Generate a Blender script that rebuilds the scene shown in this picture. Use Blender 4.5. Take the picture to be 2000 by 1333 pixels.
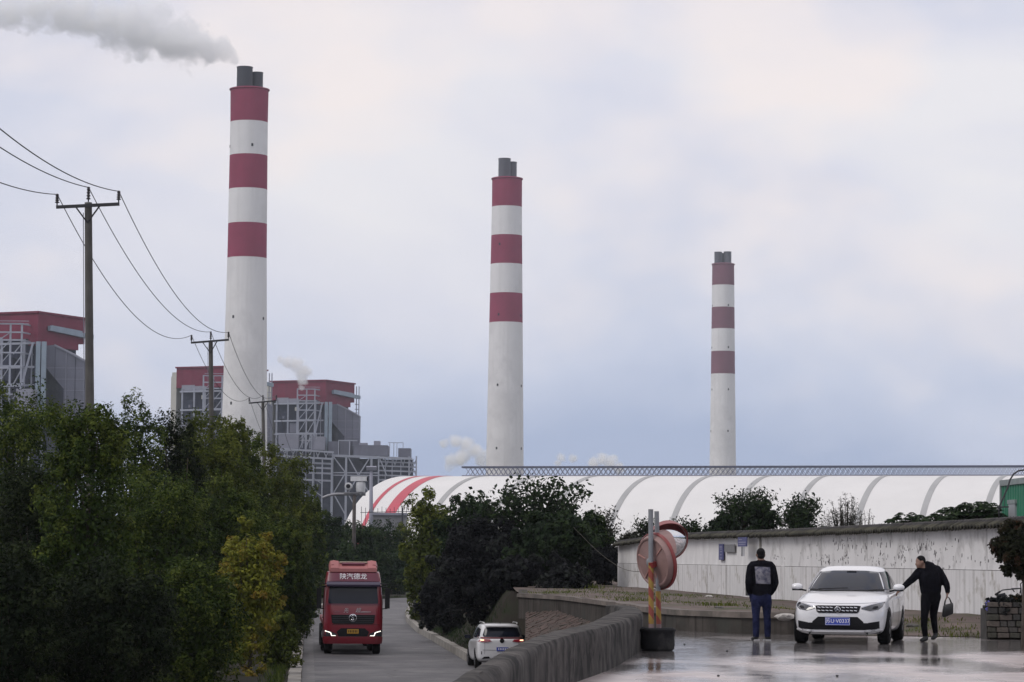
import bpy, bmesh, math, random
import numpy as np
from mathutils import Vector, Matrix
from mathutils.bvhtree import BVHTree
R = math.radians
for o in list(bpy.data.objects): bpy.data.objects.remove(o, do_unlink=True)
scene = bpy.context.scene
C = scene.collection
# ------------------------------------------------------------------ camera
FPX, CX, CY, CAMZ = 5500.0, 1000.0, 666.5, 1.53
PITCH, ROLL = math.atan(423.5 / FPX), R(0.45)
cF = Vector((0, math.cos(PITCH), math.sin(PITCH)))
r0, u0 = Vector((1, 0, 0)), Vector((0, -math.sin(PITCH), math.cos(PITCH)))
cR = r0 * math.cos(ROLL) + u0 * math.sin(ROLL)
cU = u0 * math.cos(ROLL) - r0 * math.sin(ROLL)
CAM = Vector((0, 0, CAMZ))
cd = bpy.data.cameras.new('camera'); cam = bpy.data.objects.new('camera', cd); C.objects.link(cam)
cd.sensor_width = 36; cd.lens = FPX / 2000 * 36; cd.clip_start = 0.5; cd.clip_end = 9000
cam.matrix_world = Matrix(((cR.x, cU.x, -cF.x, 0), (cR.y, cU.y, -cF.y, 0), (cR.z, cU.z, -cF.z, CAMZ), (0, 0, 0, 1)))
scene.camera = cam
def ray(px, py): return cF + cR * ((px - CX) / FPX) + cU * ((CY - py) / FPX)
def PX(px, py, d):
    v = ray(px, py); return CAM + v * (d / v.y)
def GX(px, py, z):
    v = ray(px, py); return CAM + v * ((z - CAMZ) / v.z)
# ------------------------------------------------------------------ sky, sun, exposure
SUN_EL, SUN_AZ = R(48), R(-118)          # azimuth from +Y towards +X: the sun is behind cloud, high on the left
w = bpy.data.worlds.new('World'); scene.world = w; w.use_nodes = True
nt = w.node_tree; nt.nodes.clear()
def N(t, **k):
    n = nt.nodes.new(t)
    for a, b in k.items(): setattr(n, a, b)
    return n
out = N('ShaderNodeOutputWorld'); bg = N('ShaderNodeBackground'); bg.inputs[1].default_value = 0.1
nt.links.new(bg.outputs[0], out.inputs[0])
sky = N('ShaderNodeTexSky', sky_type='NISHITA', sun_disc=False, sun_elevation=SUN_EL, sun_rotation=SUN_AZ)
tc = N('ShaderNodeTexCoord'); mp = N('ShaderNodeMapping'); mp.inputs['Scale'].default_value = (1, 1, 2.0); mp.inputs['Location'].default_value = (3.1, 0.4, 1.7)
nt.links.new(tc.outputs['Generated'], mp.inputs[0])
n1 = N('ShaderNodeTexNoise'); n1.inputs['Scale'].default_value = 5.0; n1.inputs['Detail'].default_value = 6; n1.inputs['Roughness'].default_value = .52; n1.inputs['Distortion'].default_value = .35
n2 = N('ShaderNodeTexNoise'); n2.inputs['Scale'].default_value = 9.0; n2.inputs['Detail'].default_value = 3
nt.links.new(mp.outputs[0], n1.inputs[0]); nt.links.new(mp.outputs[0], n2.inputs[0])
sp = N('ShaderNodeSeparateXYZ'); nt.links.new(tc.outputs['Generated'], sp.inputs[0])
el = N('ShaderNodeMapRange'); el.inputs[1].default_value = 0.02; el.inputs[2].default_value = 0.17; el.inputs[3].default_value = 0.10; el.inputs[4].default_value = 0.84
el.interpolation_type = 'SMOOTHSTEP'; nt.links.new(sp.outputs[2], el.inputs[0])
nz = N('ShaderNodeMapRange'); nz.inputs[1].default_value = .3; nz.inputs[2].default_value = .7; nz.inputs[3].default_value = -.34; nz.inputs[4].default_value = .40
nt.links.new(n1.outputs[0], nz.inputs[0])
ad = N('ShaderNodeMath', operation='ADD', use_clamp=True); nt.links.new(el.outputs[0], ad.inputs[0]); nt.links.new(nz.outputs[0], ad.inputs[1])
rp = N('ShaderNodeValToRGB'); nt.links.new(ad.outputs[0], rp.inputs[0])
e = rp.color_ramp.elements
e[0].position = 0; e[0].color = (.34, .405, .575, 1); e[1].position = 1; e[1].color = (.77, .75, .775, 1)
m_ = e.new(.42); m_.color = (.51, .55, .685, 1); m_ = e.new(.72); m_.color = (.665, .665, .745, 1)
wm = N('ShaderNodeMapRange'); wm.inputs[1].default_value = .50; wm.inputs[2].default_value = .66; wm.inputs[4].default_value = .85
nt.links.new(n2.outputs[0], wm.inputs[0])
wf = N('ShaderNodeMath', operation='MULTIPLY'); nt.links.new(wm.outputs[0], wf.inputs[0]); nt.links.new(ad.outputs[0], wf.inputs[1])
mx = N('ShaderNodeMix', data_type='RGBA'); nt.links.new(wf.outputs[0], mx.inputs[0]); nt.links.new(rp.outputs[0], mx.inputs[6]); mx.inputs[7].default_value = (.86, .775, .75, 1)
sc_ = N('ShaderNodeVectorMath', operation='SCALE'); sc_.inputs[3].default_value = 10.0; nt.links.new(mx.outputs[2], sc_.inputs[0])
mx2 = N('ShaderNodeMix', data_type='RGBA'); mx2.inputs[0].default_value = .94
nt.links.new(sky.outputs[0], mx2.inputs[6]); nt.links.new(sc_.outputs[0], mx2.inputs[7]); nt.links.new(mx2.outputs[2], bg.inputs[0])
sl = bpy.data.lights.new('sun', 'SUN'); sl.energy = 1.15; sl.angle = R(25); sl.color = (1, .955, .9)
so = bpy.data.objects.new('sun', sl); C.objects.link(so)
sdir = Vector((math.sin(SUN_AZ) * math.cos(SUN_EL), math.cos(SUN_AZ) * math.cos(SUN_EL), math.sin(SUN_EL)))
so.rotation_euler = sdir.to_track_quat('Z', 'Y').to_euler(); so.location = (-60, -20, 80)
vs = scene.view_settings; vs.view_transform = 'Standard'; vs.look = 'None'; vs.exposure = 0.22; vs.gamma = 1; vs.use_curve_mapping = False
cy = scene.cycles; cy.use_denoising = True; cy.max_bounces = 6; cy.diffuse_bounces = 3; cy.glossy_bounces = 3; cy.volume_bounces = 6; cy.transparent_max_bounces = 6
cy.volume_max_steps = 256; cy.use_adaptive_sampling = True
# ------------------------------------------------------------------ materials
MATS = {}
def pmat(name, col, rough=.65, var=.18, scale=2.0, metal=0, spec=.5, bump=0, bscale=None, streak=0, streakcol=None, sscale=(3, 3, .25), coat=0, grime=None, gscale=.7, glo=.5, ghi=.62, emit=None, estr=1, orand=0):
    if name in MATS: return MATS[name]
    if rough >= .7: spec = min(spec, .2)
    m = bpy.data.materials.new(name); m.use_nodes = True; MATS[name] = m
    t = m.node_tree; b = t.nodes['Principled BSDF']
    def nn(ty, **k):
        n = t.nodes.new(ty)
        for a, v in k.items(): setattr(n, a, v)
        return n
    L = t.links.new
    co = nn('ShaderNodeTexCoord')
    nz = nn('ShaderNodeTexNoise'); nz.inputs['Scale'].default_value = scale; nz.inputs['Detail'].default_value = 5; nz.inputs['Roughness'].default_value = .6
    L(co.outputs['Object'], nz.inputs[0])
    mr = nn('ShaderNodeMapRange'); mr.inputs[1].default_value = .3; mr.inputs[2].default_value = .7; mr.inputs[3].default_value = 1 - var; mr.inputs[4].default_value = 1 + var
    L(nz.outputs[0], mr.inputs[0])
    sc = nn('ShaderNodeVectorMath', operation='SCALE'); sc.inputs[0].default_value = col[:3]; L(mr.outputs[0], sc.inputs[3])
    cur = sc.outputs[0]
    def over(cur, facsock, c):
        x = nn('ShaderNodeMix', data_type='RGBA'); L(facsock, x.inputs[0]); L(cur, x.inputs[6]); x.inputs[7].default_value = (*c[:3], 1); return x.outputs[2]
    if streak:
        mp = nn('ShaderNodeMapping'); mp.inputs['Scale'].default_value = sscale; L(co.outputs['Object'], mp.inputs[0])
        n3 = nn('ShaderNodeTexNoise'); n3.inputs['Scale'].default_value = 1; n3.inputs['Detail'].default_value = 4; L(mp.outputs[0], n3.inputs[0])
        m3 = nn('ShaderNodeMapRange'); m3.inputs[1].default_value = .48; m3.inputs[2].default_value = .72; m3.inputs[4].default_value = streak; L(n3.outputs[0], m3.inputs[0])
        cur = over(cur, m3.outputs[0], streakcol or [c * .35 for c in col])
    if grime:
        n4 = nn('ShaderNodeTexNoise'); n4.inputs['Scale'].default_value = gscale; n4.inputs['Detail'].default_value = 7; n4.inputs['Roughness'].default_value = .65; L(co.outputs['Object'], n4.inputs[0])
        m4 = nn('ShaderNodeMapRange'); m4.inputs[1].default_value = glo; m4.inputs[2].default_value = ghi; L(n4.outputs[0], m4.inputs[0])
        cur = over(cur, m4.outputs[0], grime)
    if orand:
        oi = nn('ShaderNodeObjectInfo'); mo = nn('ShaderNodeMapRange'); mo.inputs[3].default_value = 1 - orand; mo.inputs[4].default_value = 1 + orand; L(oi.outputs['Random'], mo.inputs[0])
        so_ = nn('ShaderNodeVectorMath', operation='SCALE'); L(cur, so_.inputs[0]); L(mo.outputs[0], so_.inputs[3]); cur = so_.outputs[0]
    L(cur, b.inputs['Base Color'])
    b.inputs['Roughness'].default_value = rough; b.inputs['Metallic'].default_value = metal; b.inputs['Specular IOR Level'].default_value = spec
    b.inputs['Coat Weight'].default_value = coat; b.inputs['Coat Roughness'].default_value = .04
    if bump:
        n5 = nn('ShaderNodeTexNoise'); n5.inputs['Scale'].default_value = bscale or scale * 6; n5.inputs['Detail'].default_value = 4; L(co.outputs['Object'], n5.inputs[0])
        bp = nn('ShaderNodeBump'); bp.inputs['Strength'].default_value = bump; bp.inputs['Distance'].default_value = .02; L(n5.outputs[0], bp.inputs['Height']); L(bp.outputs[0], b.inputs['Normal'])
    if emit:
        b.inputs['Emission Color'].default_value = (*emit, 1); b.inputs['Emission Strength'].default_value = estr
    return m
# ------------------------------------------------------------------ mesh builder
class MB:
    def __init__(s): s.v = []; s.f = []
    def add(s, vs, fs):
        n = len(s.v); s.v += [tuple(p) for p in vs]; s.f += [tuple(i + n for i in f) for f in fs]; return s
    def box(s, a, b):
        x0, y0, z0 = a; x1, y1, z1 = b
        return s.add([(x0, y0, z0), (x1, y0, z0), (x1, y1, z0), (x0, y1, z0), (x0, y0, z1), (x1, y0, z1), (x1, y1, z1), (x0, y1, z1)],
                     [(0, 3, 2, 1), (4, 5, 6, 7), (0, 1, 5, 4), (1, 2, 6, 5), (2, 3, 7, 6), (3, 0, 4, 7)])
    def obox(s, c, ex, ey, ez):   # centre and three half-vectors
        c, ex, ey, ez = map(Vector, (c, ex, ey, ez)); vs = []
        for k in (-1, 1):
            for i, j in ((-1, -1), (1, -1), (1, 1), (-1, 1)): vs.append(c + ex * i + ey * j + ez * k)
        return s.add(vs, [(0, 3, 2, 1), (4, 5, 6, 7), (0, 1, 5, 4), (1, 2, 6, 5), (2, 3, 7, 6), (3, 0, 4, 7)])
    def bar(s, p, q, w, h=None):
        p, q = Vector(p), Vector(q); h = h or w; d = (q - p); L = d.length; d = d / L
        up = Vector((0, 0, 1)) if abs(d.z) < .95 else Vector((0, 1, 0))
        a = d.cross(up).normalized(); b = a.cross(d)
        return s.obox((p + q) / 2, a * w / 2, d * L / 2, b * h / 2)
    def tube(s, pts, rad, n=10, cap=True):
        pts = [Vector(p) for p in pts]; m = len(pts)
        if not hasattr(rad, '__len__'): rad = [rad] * m
        vs = []; prev = None
        for i, p in enumerate(pts):
            d = (pts[min(i + 1, m - 1)] - pts[max(i - 1, 0)]).normalized()
            if prev is None:
                up = Vector((0, 0, 1)) if abs(d.z) < .9 else Vector((1, 0, 0)); a = d.cross(up).normalized()
            else: a = (prev - d * prev.dot(d)).normalized()
            prev = a; b = d.cross(a)
            for k in range(n):
                t = 2 * math.pi * k / n; vs.append(p + (a * math.cos(t) + b * math.sin(t)) * rad[i])
        fs = [(i * n + k, i * n + (k + 1) % n, (i + 1) * n + (k + 1) % n, (i + 1) * n + k) for i in range(m - 1) for k in range(n)]
        if cap: fs += [tuple(range(n))[::-1], tuple((m - 1) * n + k for k in range(n))]
        return s.add(vs, fs)
    def lathe(s, prof, n=24, c=(0, 0, 0), axis='z', cap=True):   # prof: (radius, height)
        vs = []
        for r_, h in prof:
            for k in range(n):
                t = 2 * math.pi * k / n; x, y = r_ * math.cos(t), r_ * math.sin(t)
                q = (x, y, h) if axis == 'z' else ((h, x, y) if axis == 'x' else (x, h, y))
                vs.append((q[0] + c[0], q[1] + c[1], q[2] + c[2]))
        m = len(prof)
        fs = [(i * n + k, i * n + (k + 1) % n, (i + 1) * n + (k + 1) % n, (i + 1) * n + k) for i in range(m - 1) for k in range(n)]
        if cap: fs += [tuple(range(n))[::-1], tuple((m - 1) * n + k for k in range(n))]
        return s.add(vs, fs)
    def prism(s, poly, d0, d1, fn):   # 2-D polygon, two depths, fn(u, v, d) -> point
        n = len(poly); vs = [fn(u, v, d0) for u, v in poly] + [fn(u, v, d1) for u, v in poly]
        return s.add(vs, [tuple(range(n)), tuple(range(2 * n - 1, n - 1, -1))] + [(i, (i + 1) % n, n + (i + 1) % n, n + i) for i in range(n)])
    def ball(s, c, r, n=12, m=8):
        r = r if hasattr(r, '__len__') else (r, r, r)
        vs = [(c[0], c[1], c[2] - r[2])]; fs = []
        for i in range(1, m):
            ph = -math.pi / 2 + math.pi * i / m
            for k in range(n):
                t = 2 * math.pi * k / n; vs.append((c[0] + r[0] * math.cos(ph) * math.cos(t), c[1] + r[1] * math.cos(ph) * math.sin(t), c[2] + r[2] * math.sin(ph)))
        vs.append((c[0], c[1], c[2] + r[2])); T = len(vs) - 1
        fs += [(0, 1 + (k + 1) % n, 1 + k) for k in range(n)]
        for i in range(m - 2): fs += [(1 + i * n + k, 1 + i * n + (k + 1) % n, 1 + (i + 1) * n + (k + 1) % n, 1 + (i + 1) * n + k) for k in range(n)]
        fs += [(1 + (m - 2) * n + k, 1 + (m - 2) * n + (k + 1) % n, T) for k in range(n)]
        return s.add(vs, fs)
    def mesh(s, name, fix=True):
        me = bpy.data.meshes.new(name); me.from_pydata(s.v, [], s.f)
        if fix:
            bm = bmesh.new(); bm.from_mesh(me); bmesh.ops.recalc_face_normals(bm, faces=bm.faces); bm.to_mesh(me); bm.free()
        return me
    def build(s, name, mat, parent=None, smooth=False, fix=True, loc=None):
        return link(name, s.mesh(name, fix), mat, parent, smooth, loc)
def link(name, me, mat, parent=None, smooth=False, loc=None):
    if mat is not None and len(me.materials) == 0: me.materials.append(mat)
    if smooth:
        me.polygons.foreach_set('use_smooth', [True] * len(me.polygons))
        if smooth != True:
            me.set_sharp_from_angle(angle=R(smooth))
    o = bpy.data.objects.new(name, me); C.objects.link(o); o.parent = parent
    if loc is not None: o.location = loc
    return o
def tag(o, label=None, cat=None, group=None, kind=None):
    for k, v in (('label', label), ('category', cat), ('group', group), ('kind', kind)):
        if v: o[k] = v
    return o
def thing(name, loc, label, cat, group=None, rz=0):
    o = bpy.data.objects.new(name, None); C.objects.link(o); o.location = loc; o.rotation_euler = (0, 0, rz); o.empty_display_size = .2
    return tag(o, label, cat, group)
def copy_tree(o, parent=None):
    c = o.copy(); C.objects.link(c); c.parent = parent
    for ch in list(o.children): copy_tree(ch, c)
    return c
def evalmesh(o):
    dg = bpy.context.evaluated_depsgraph_get(); return bpy.data.meshes.new_from_object(o.evaluated_get(dg))
def text_mesh(s, size, extrude=.003, shear=0, xs=1.0):
    cu = bpy.data.curves.new('lettering', 'FONT'); cu.body = s; cu.size = size; cu.extrude = extrude; cu.align_x = 'CENTER'; cu.align_y = 'CENTER'; cu.shear = shear; cu.offset = .0
    o = bpy.data.objects.new('lettering', cu); C.objects.link(o); me = evalmesh(o); bpy.data.objects.remove(o, do_unlink=True)
    if xs != 1.0:
        for v in me.vertices: v.co.x *= xs
    return me
# text lies in x/z facing -Y (rz=0)
def text_obj(name, s, size, mat, parent, loc, rz=0, **k):
    me = text_mesh(s, size, **k); me.materials.clear(); o = link(name, me, mat, parent); o.location = loc; o.rotation_euler = (R(90), 0, rz); return o
random.seed(7); rng = np.random.default_rng(11)
# ================================================================== THE SETTING
ROADZ = -2.56
M_grass = pmat('rough_grass', (.035, .045, .018), .9, .4, 1.5, bump=.3)
M_soil = pmat('dark_soil', (.022, .018, .013), .95, .35, 1.2, bump=.4, grime=(.016, .022, .009), gscale=.6)
M_asph = pmat('worn_asphalt', (.075, .072, .078), .68, .2, 1.2, bump=.25, bscale=40, grime=(.125, .12, .122), gscale=.5, glo=.47, ghi=.62, streak=.35, streakcol=(.05, .05, .052), sscale=(.5, .08, 1))
M_conc = pmat('old_concrete', (.26, .245, .225), .85, .25, 1.6, bump=.3, grime=(.11, .10, .09), gscale=.8, glo=.52, ghi=.7)
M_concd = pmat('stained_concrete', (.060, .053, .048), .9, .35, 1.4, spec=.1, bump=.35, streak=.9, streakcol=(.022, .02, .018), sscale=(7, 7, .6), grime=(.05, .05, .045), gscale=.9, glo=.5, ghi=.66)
def add_cracks(m, scale, width, col):
    t = m.node_tree; L = t.links.new; b = t.nodes['Principled BSDF']; src = b.inputs['Base Color'].links[0].from_socket
    co = t.nodes.new('ShaderNodeTexCoord'); nz = t.nodes.new('ShaderNodeTexNoise'); nz.inputs['Scale'].default_value = .8; L(co.outputs['Object'], nz.inputs[0])
    ad = t.nodes.new('ShaderNodeVectorMath'); ad.operation = 'MULTIPLY_ADD'; L(nz.outputs[1], ad.inputs[0]); ad.inputs[1].default_value = (1.5, 1.5, 0); L(co.outputs['Object'], ad.inputs[2])
    v = t.nodes.new('ShaderNodeTexVoronoi'); v.feature = 'DISTANCE_TO_EDGE'; v.inputs['Scale'].default_value = scale; L(ad.outputs[0], v.inputs['Vector'])
    r_ = t.nodes.new('ShaderNodeMapRange'); r_.inputs[1].default_value = 0; r_.inputs[2].default_value = width; r_.inputs[3].default_value = .8; r_.inputs[4].default_value = 0; L(v.outputs['Distance'], r_.inputs[0])
    x = t.nodes.new('ShaderNodeMix'); x.data_type = 'RGBA'; L(r_.outputs[0], x.inputs[0]); L(src, x.inputs[6]); x.inputs[7].default_value = (*col, 1); L(x.outputs[2], b.inputs['Base Color'])
add_cracks(M_asph, .22, .012, (.02, .02, .02))
def sheet(name, pts, mat, kind='structure', z=None):
    b = MB(); b.add([(p[0], p[1], z if z is not None else p[2]) for p in pts], [tuple(range(len(pts)))])
    o = b.build(name, mat); bm = bmesh.new(); bm.from_mesh(o.data); bmesh.ops.recalc_face_normals(bm, faces=bm.faces)
    for f in bm.faces:
        if f.normal.z < 0: f.normal_flip()
    bm.to_mesh(o.data); bm.free(); return tag(o, kind=kind)
# ground sheet
gx = MB(); gx.add([(-1500, -300, -2.66), (1500, -300, -2.66), (1500, 2900, -2.66), (-1500, 2900, -2.66)], [(0, 1, 2, 3)])
tag(gx.build('ground', M_grass, fix=False), kind='structure')
# lower road: edges as (y, x)
LE = [(30, -2.6), (60, -4.5), (93, -6.83), (150, -10.9), (193, -13.8), (215, -14.7), (240, -15.0), (262, -14.0), (280, -11.8), (292, -8), (300, -2), (305, 12)]
RE = [(30, -1.5), (60, -.3), (86, .47), (104, .57), (109, .60), (112, -1.72), (139, -3.8), (155, -5.1), (178, -6.5), (200, -7.4), (237, -8.3), (258, -7.6), (270, -5.5), (277, -1), (280, 12)]
def lerp_edge(E_, y):
    for (y0, x0), (y1, x1) in zip(E_, E_[1:]):
        if y0 <= y <= y1: return x0 + (x1 - x0) * (y - y0) / (y1 - y0)
    return E_[-1][1] if y > E_[-1][0] else E_[0][1]
sheet('road', [(x, y) for y, x in LE] + [(x, y) for y, x in RE[::-1]], M_asph, z=ROADZ)
def kerb_run(name, edge, side, wdt, hgt, mat, zb=ROADZ - .1):
    # separate kerb blocks laid end to end, children of one kerb
    root = bpy.data.objects.new(name, None); C.objects.link(root); tag(root, kind='structure')
    P = [Vector((x, y, 0)) for y, x in edge]; acc = []
    for a, b in zip(P, P[1:]):
        n = max(1, int((b - a).length / 2.4))
        for i in range(n): acc.append(a.lerp(b, i / n))
    acc.append(P[-1])
    for a, b in zip(acc, acc[1:]):
        d = (b - a).normalized(); nrm = Vector((d.y, -d.x, 0)) * side
        j = random.uniform(-.012, .012); g = d * .012
        q = [a + g, b - g, b - g + nrm * wdt, a + g + nrm * wdt]; ct = sum(q, Vector()) / 4
        t = MB(); h = hgt + j
        t.add([p - ct + Vector((0, 0, 0)) for p in q] + [p - ct + Vector((0, 0, h - .03)) for p in q] + [p.lerp(ct, .04) - ct + Vector((0, 0, h)) for p in q],
              [(0, 1, 2, 3), (0, 1, 5, 4), (1, 2, 6, 5), (2, 3, 7, 6), (3, 0, 4, 7), (4, 5, 9, 8), (5, 6, 10, 9), (6, 7, 11, 10), (7, 4, 8, 11), (8, 9, 10, 11)])
        t.build('kerb_stone', mat, root, loc=(ct.x + nrm.x * j, ct.y, zb))
    return root
kerb_run('kerb_left', [p for p in LE if 40 < p[0] < 262], -1, .42, .36, M_conc)
kerb_run('kerb_right', [p for p in RE if 110 < p[0] < 262], 1, .30, .42, M_conc)
# gutter strip along the left kerb
sheet('gutter', [(x + .02, y) for y, x in LE if 40 < y < 262] + [(x + .45, y) for y, x in LE[::-1] if 40 < y < 262], pmat('gutter_mud', (.10, .095, .095), .6, .4, 3, grime=(.05, .048, .048), gscale=1.5), z=ROADZ + .004)
# verge under the left trees
sheet('verge_left', [(x - .42, y) for y, x in LE if 40 < y < 300] + [(-70, 300), (-70, 40)], M_soil, z=ROADZ + .22)
# upper yard: wet concrete
TE = [(.27, 87), (1.5, 82), (2.6, 71.5), (3.04, 64.3), (3.6, 60.8), (4.8, 58.5), (7.3, 57.9)]   # front edge of the dirt terrace
PF = [(-.9, 6), (-.5, 16), (-.23, 21), (0, 25.2), (.28, 29.6), (.72, 34.3), (1.42, 39.5), (2.08, 46.2), (2.34, 49.7), (2.5, 54)]   # yard side of the parapet
m = bpy.data.materials.new('wet_yard_concrete'); m.use_nodes = True; t = m.node_tree; b = t.nodes['Principled BSDF']; L = t.links.new
co = t.nodes.new('ShaderNodeTexCoord')
def noise(scale, det=4, mscale=None, loc=None):
    n = t.nodes.new('ShaderNodeTexNoise'); n.inputs['Scale'].default_value = scale; n.inputs['Detail'].default_value = det
    if mscale:
        q = t.nodes.new('ShaderNodeMapping'); q.inputs['Scale'].default_value = mscale; q.inputs['Location'].default_value = loc or (0, 0, 0); L(co.outputs['Object'], q.inputs[0]); L(q.outputs[0], n.inputs[0])
    else: L(co.outputs['Object'], n.inputs[0])
    return n.outputs[0]
def mrange(s, a, b_, c, d):
    n = t.nodes.new('ShaderNodeMapRange'); n.inputs[1].default_value = a; n.inputs[2].default_value = b_; n.inputs[3].default_value = c; n.inputs[4].default_value = d; L(s, n.inputs[0]); return n.outputs[0]
sepn = t.nodes.new('ShaderNodeSeparateXYZ'); L(co.outputs['Object'], sepn.inputs[0])
wet1 = mrange(noise(1, 5, (.35, .16, 1), (4.2, 1.3, 0)), .42, .58, 0, 1)
# the low corner by the wall holds the puddle (further away = wetter)
low = mrange(sepn.outputs[1], 38, 50, -.45, .5)
xs_ = mrange(sepn.outputs[0], 3, 11, .35, -.35)
ad1 = t.nodes.new('ShaderNodeMath'); ad1.operation = 'ADD'; L(low, ad1.inputs[0]); L(xs_, ad1.inputs[1])
ad2 = t.nodes.new('ShaderNodeMath'); ad2.operation = 'ADD'; ad2.use_clamp = True; L(wet1, ad2.inputs[0]); L(ad1.outputs[0], ad2.inputs[1])
wet = ad2.outputs[0]
L(mrange(wet, 0, 1, .32, .07), b.inputs['Roughness'])
mxc = t.nodes.new('ShaderNodeMix'); mxc.data_type = 'RGBA'; L(wet, mxc.inputs[0]); mxc.inputs[6].default_value = (.42, .355, .345, 1); mxc.inputs[7].default_value = (.15, .14, .14, 1)
sc = t.nodes.new('ShaderNodeVectorMath'); sc.operation = 'SCALE'; L(mxc.outputs[2], sc.inputs[0]); L(mrange(noise(2.2, 8), .3, .7, .72, 1.2), sc.inputs[3]); L(sc.outputs[0], b.inputs['Base Color'])
bp = t.nodes.new('ShaderNodeBump'); bp.inputs['Distance'].default_value = .022; L(mrange(wet, 0, 1, .5, .55), bp.inputs['Strength']); L(noise(3.2, 3, (.8, 1.6, 1)), bp.inputs['Height']); L(bp.outputs[0], b.inputs['Normal'])
M_yard = m
yard_pts = [(x - .1, y) for x, y in PF] + [(2.6, 57.5), (3.3, 61.5), (3.75, 61), (4.9, 58.8), (7.4, 58.2), (16, 57), (26, 55), (26, 6)]
sheet('yard', yard_pts, M_yard, z=0)
# dirt terrace behind the yard (a real step on the left, a ramp on the right)
def terr_z(x, y):
    base = .43
    k = min(1, max(0, (x - 6.1) / 1.2))            # 0: step, 1: ramp
    ye = 57.9 - .35 * max(0, x - 7.5) if x < 40 else 46
    f = min(1, max(0, (y - ye) / 5.5)); ramp = .012 + .33 * f
    return base * (1 - k) + ramp * k + .03 * math.sin(x * 1.7 + y * .9) * math.sin(y * .53 + 1)
def te_x(y):   # x of the terrace edge at depth y
    pts = sorted([(yy, xx) for xx, yy in TE])
    for (a, xa), (b_, xb) in zip(pts, pts[1:]):
        if a <= y <= b_: return xa + (xb - xa) * (y - a) / (b_ - a)
    return pts[0][1] if y < pts[0][0] else .27 - (y - 87) * .012
tb = MB(); rows = []
ys = [55.2, 55.8, 56.4, 57, 57.6, 57.9, 58.2, 58.6, 59.2, 60, 61, 62, 63, 64.3, 66, 68, 70, 72, 75, 78, 81, 84, 87, 90, 95, 100, 106, 112, 118, 125, 135, 150]
for y in ys:
    x0 = te_x(y) + .05 if y >= 57.9 else 7.3 + (57.9 - y) * 2.86
    rows.append([(x0 + (34 - x0) * (i / 24) ** 1.5, y) for i in range(25)])
vs_ = [(x, y, terr_z(x, y)) for r_ in rows for x, y in r_]
tb.add(vs_, [(i * 25 + k, i * 25 + k + 1, (i + 1) * 25 + k + 1, (i + 1) * 25 + k) for i in range(len(ys) - 1) for k in range(24)])
M_dirt = pmat('damp_dirt', (.11, .085, .076), .85, .4, .9, spec=.15, bump=.5, bscale=8, grime=(.055, .06, .03), gscale=.5, glo=.5, ghi=.62)
tag(tb.build('dirt_terrace', M_dirt, smooth=True, fix=False), kind='structure')
# soil bank between the road and the terrace, under the shrubs
bb = MB(); ybs = [87.3, 94, 100, 106, 109, 112, 120, 130, 140, 155, 178, 200, 237, 262]
nb = 9
for y in ybs:
    xr = lerp_edge(RE, y) + .3; xt = te_x(y) + .4 if y < 150 else xr + 9
    if y <= 109: xr = .0055 * y; xt = xr + 1.3
    xr = min(xr, xt - .5)
    for i in range(nb):
        f = i / (nb - 1); g = f * f * (3 - 2 * f)
        bb.v.append((xr + (xt - xr) * f, y, ROADZ + .26 + (.40 - ROADZ - .26) * g))
bb.f = [(i * nb + k, i * nb + k + 1, (i + 1) * nb + k + 1, (i + 1) * nb + k) for i in range(len(ybs) - 1) for k in range(nb - 1)]
tag(bb.build('soil_bank', M_soil, smooth=True, fix=False), kind='structure')
# ------------------------------------------------------------------ paved ramp slope behind the parapet: rows of slabs
M_slab = pmat('brown_paving', (.070, .048, .041), .9, .5, 5, grime=(.04, .036, .03), gscale=2.2)
slope = MB(); S = lambda x, y: .392 * x + .0609 * y - 5.534
slope.add([(x, y, S(x, y) - .05) for x, y in ((.475, 87), (.41, 75), (.33, 60), (.26, 47), (2.0, 50), (2.3, 56.8), (2.9, 63.5), (2.5, 71.5), (1.4, 82))] , [tuple(range(9))])
sr = slope.build('paved_slope', M_soil, fix=False); tag(sr, kind='structure')
ky = 47.0; sb_ = MB()
while ky < 86.7:
    stepw = random.uniform(.26, .34) + (ky - 47) * .004
    ya, yb = ky + .012, ky + stepw - .012; ym = (ya + yb) / 2; xl = .00548 * ym; xr = 2.15 if ym < 56 else min(2.75, te_x(max(ym, 58.6)) - .12); x = xl - random.uniform(0, .2)
    while x < xr:
        wd = random.uniform(.22, .30); xa, xb = max(x, xl) + .006, min(x + wd, xr) - .006; x += wd
        if xb - xa < .04: continue
        h_ = [random.uniform(.0, .028) + random.choice((0, 0, 0, .02)) for _ in range(2)]
        top = [(xa, ya, S(xa, ya) + h_[0]), (xb, ya, S(xb, ya) + h_[1]), (xb, yb, S(xb, yb) + h_[1]), (xa, yb, S(xa, yb) + h_[0])]; bot = [(p[0], p[1], S(p[0], p[1]) - .06) for p in top]
        sb_.add(bot + top, [(0, 3, 2, 1), (4, 5, 6, 7), (0, 1, 5, 4), (1, 2, 6, 5), (2, 3, 7, 6), (3, 0, 4, 7)])
    ky += stepw
tag(sb_.build('paving_bricks', M_slab, sr, fix=False), kind='stuff')
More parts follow.
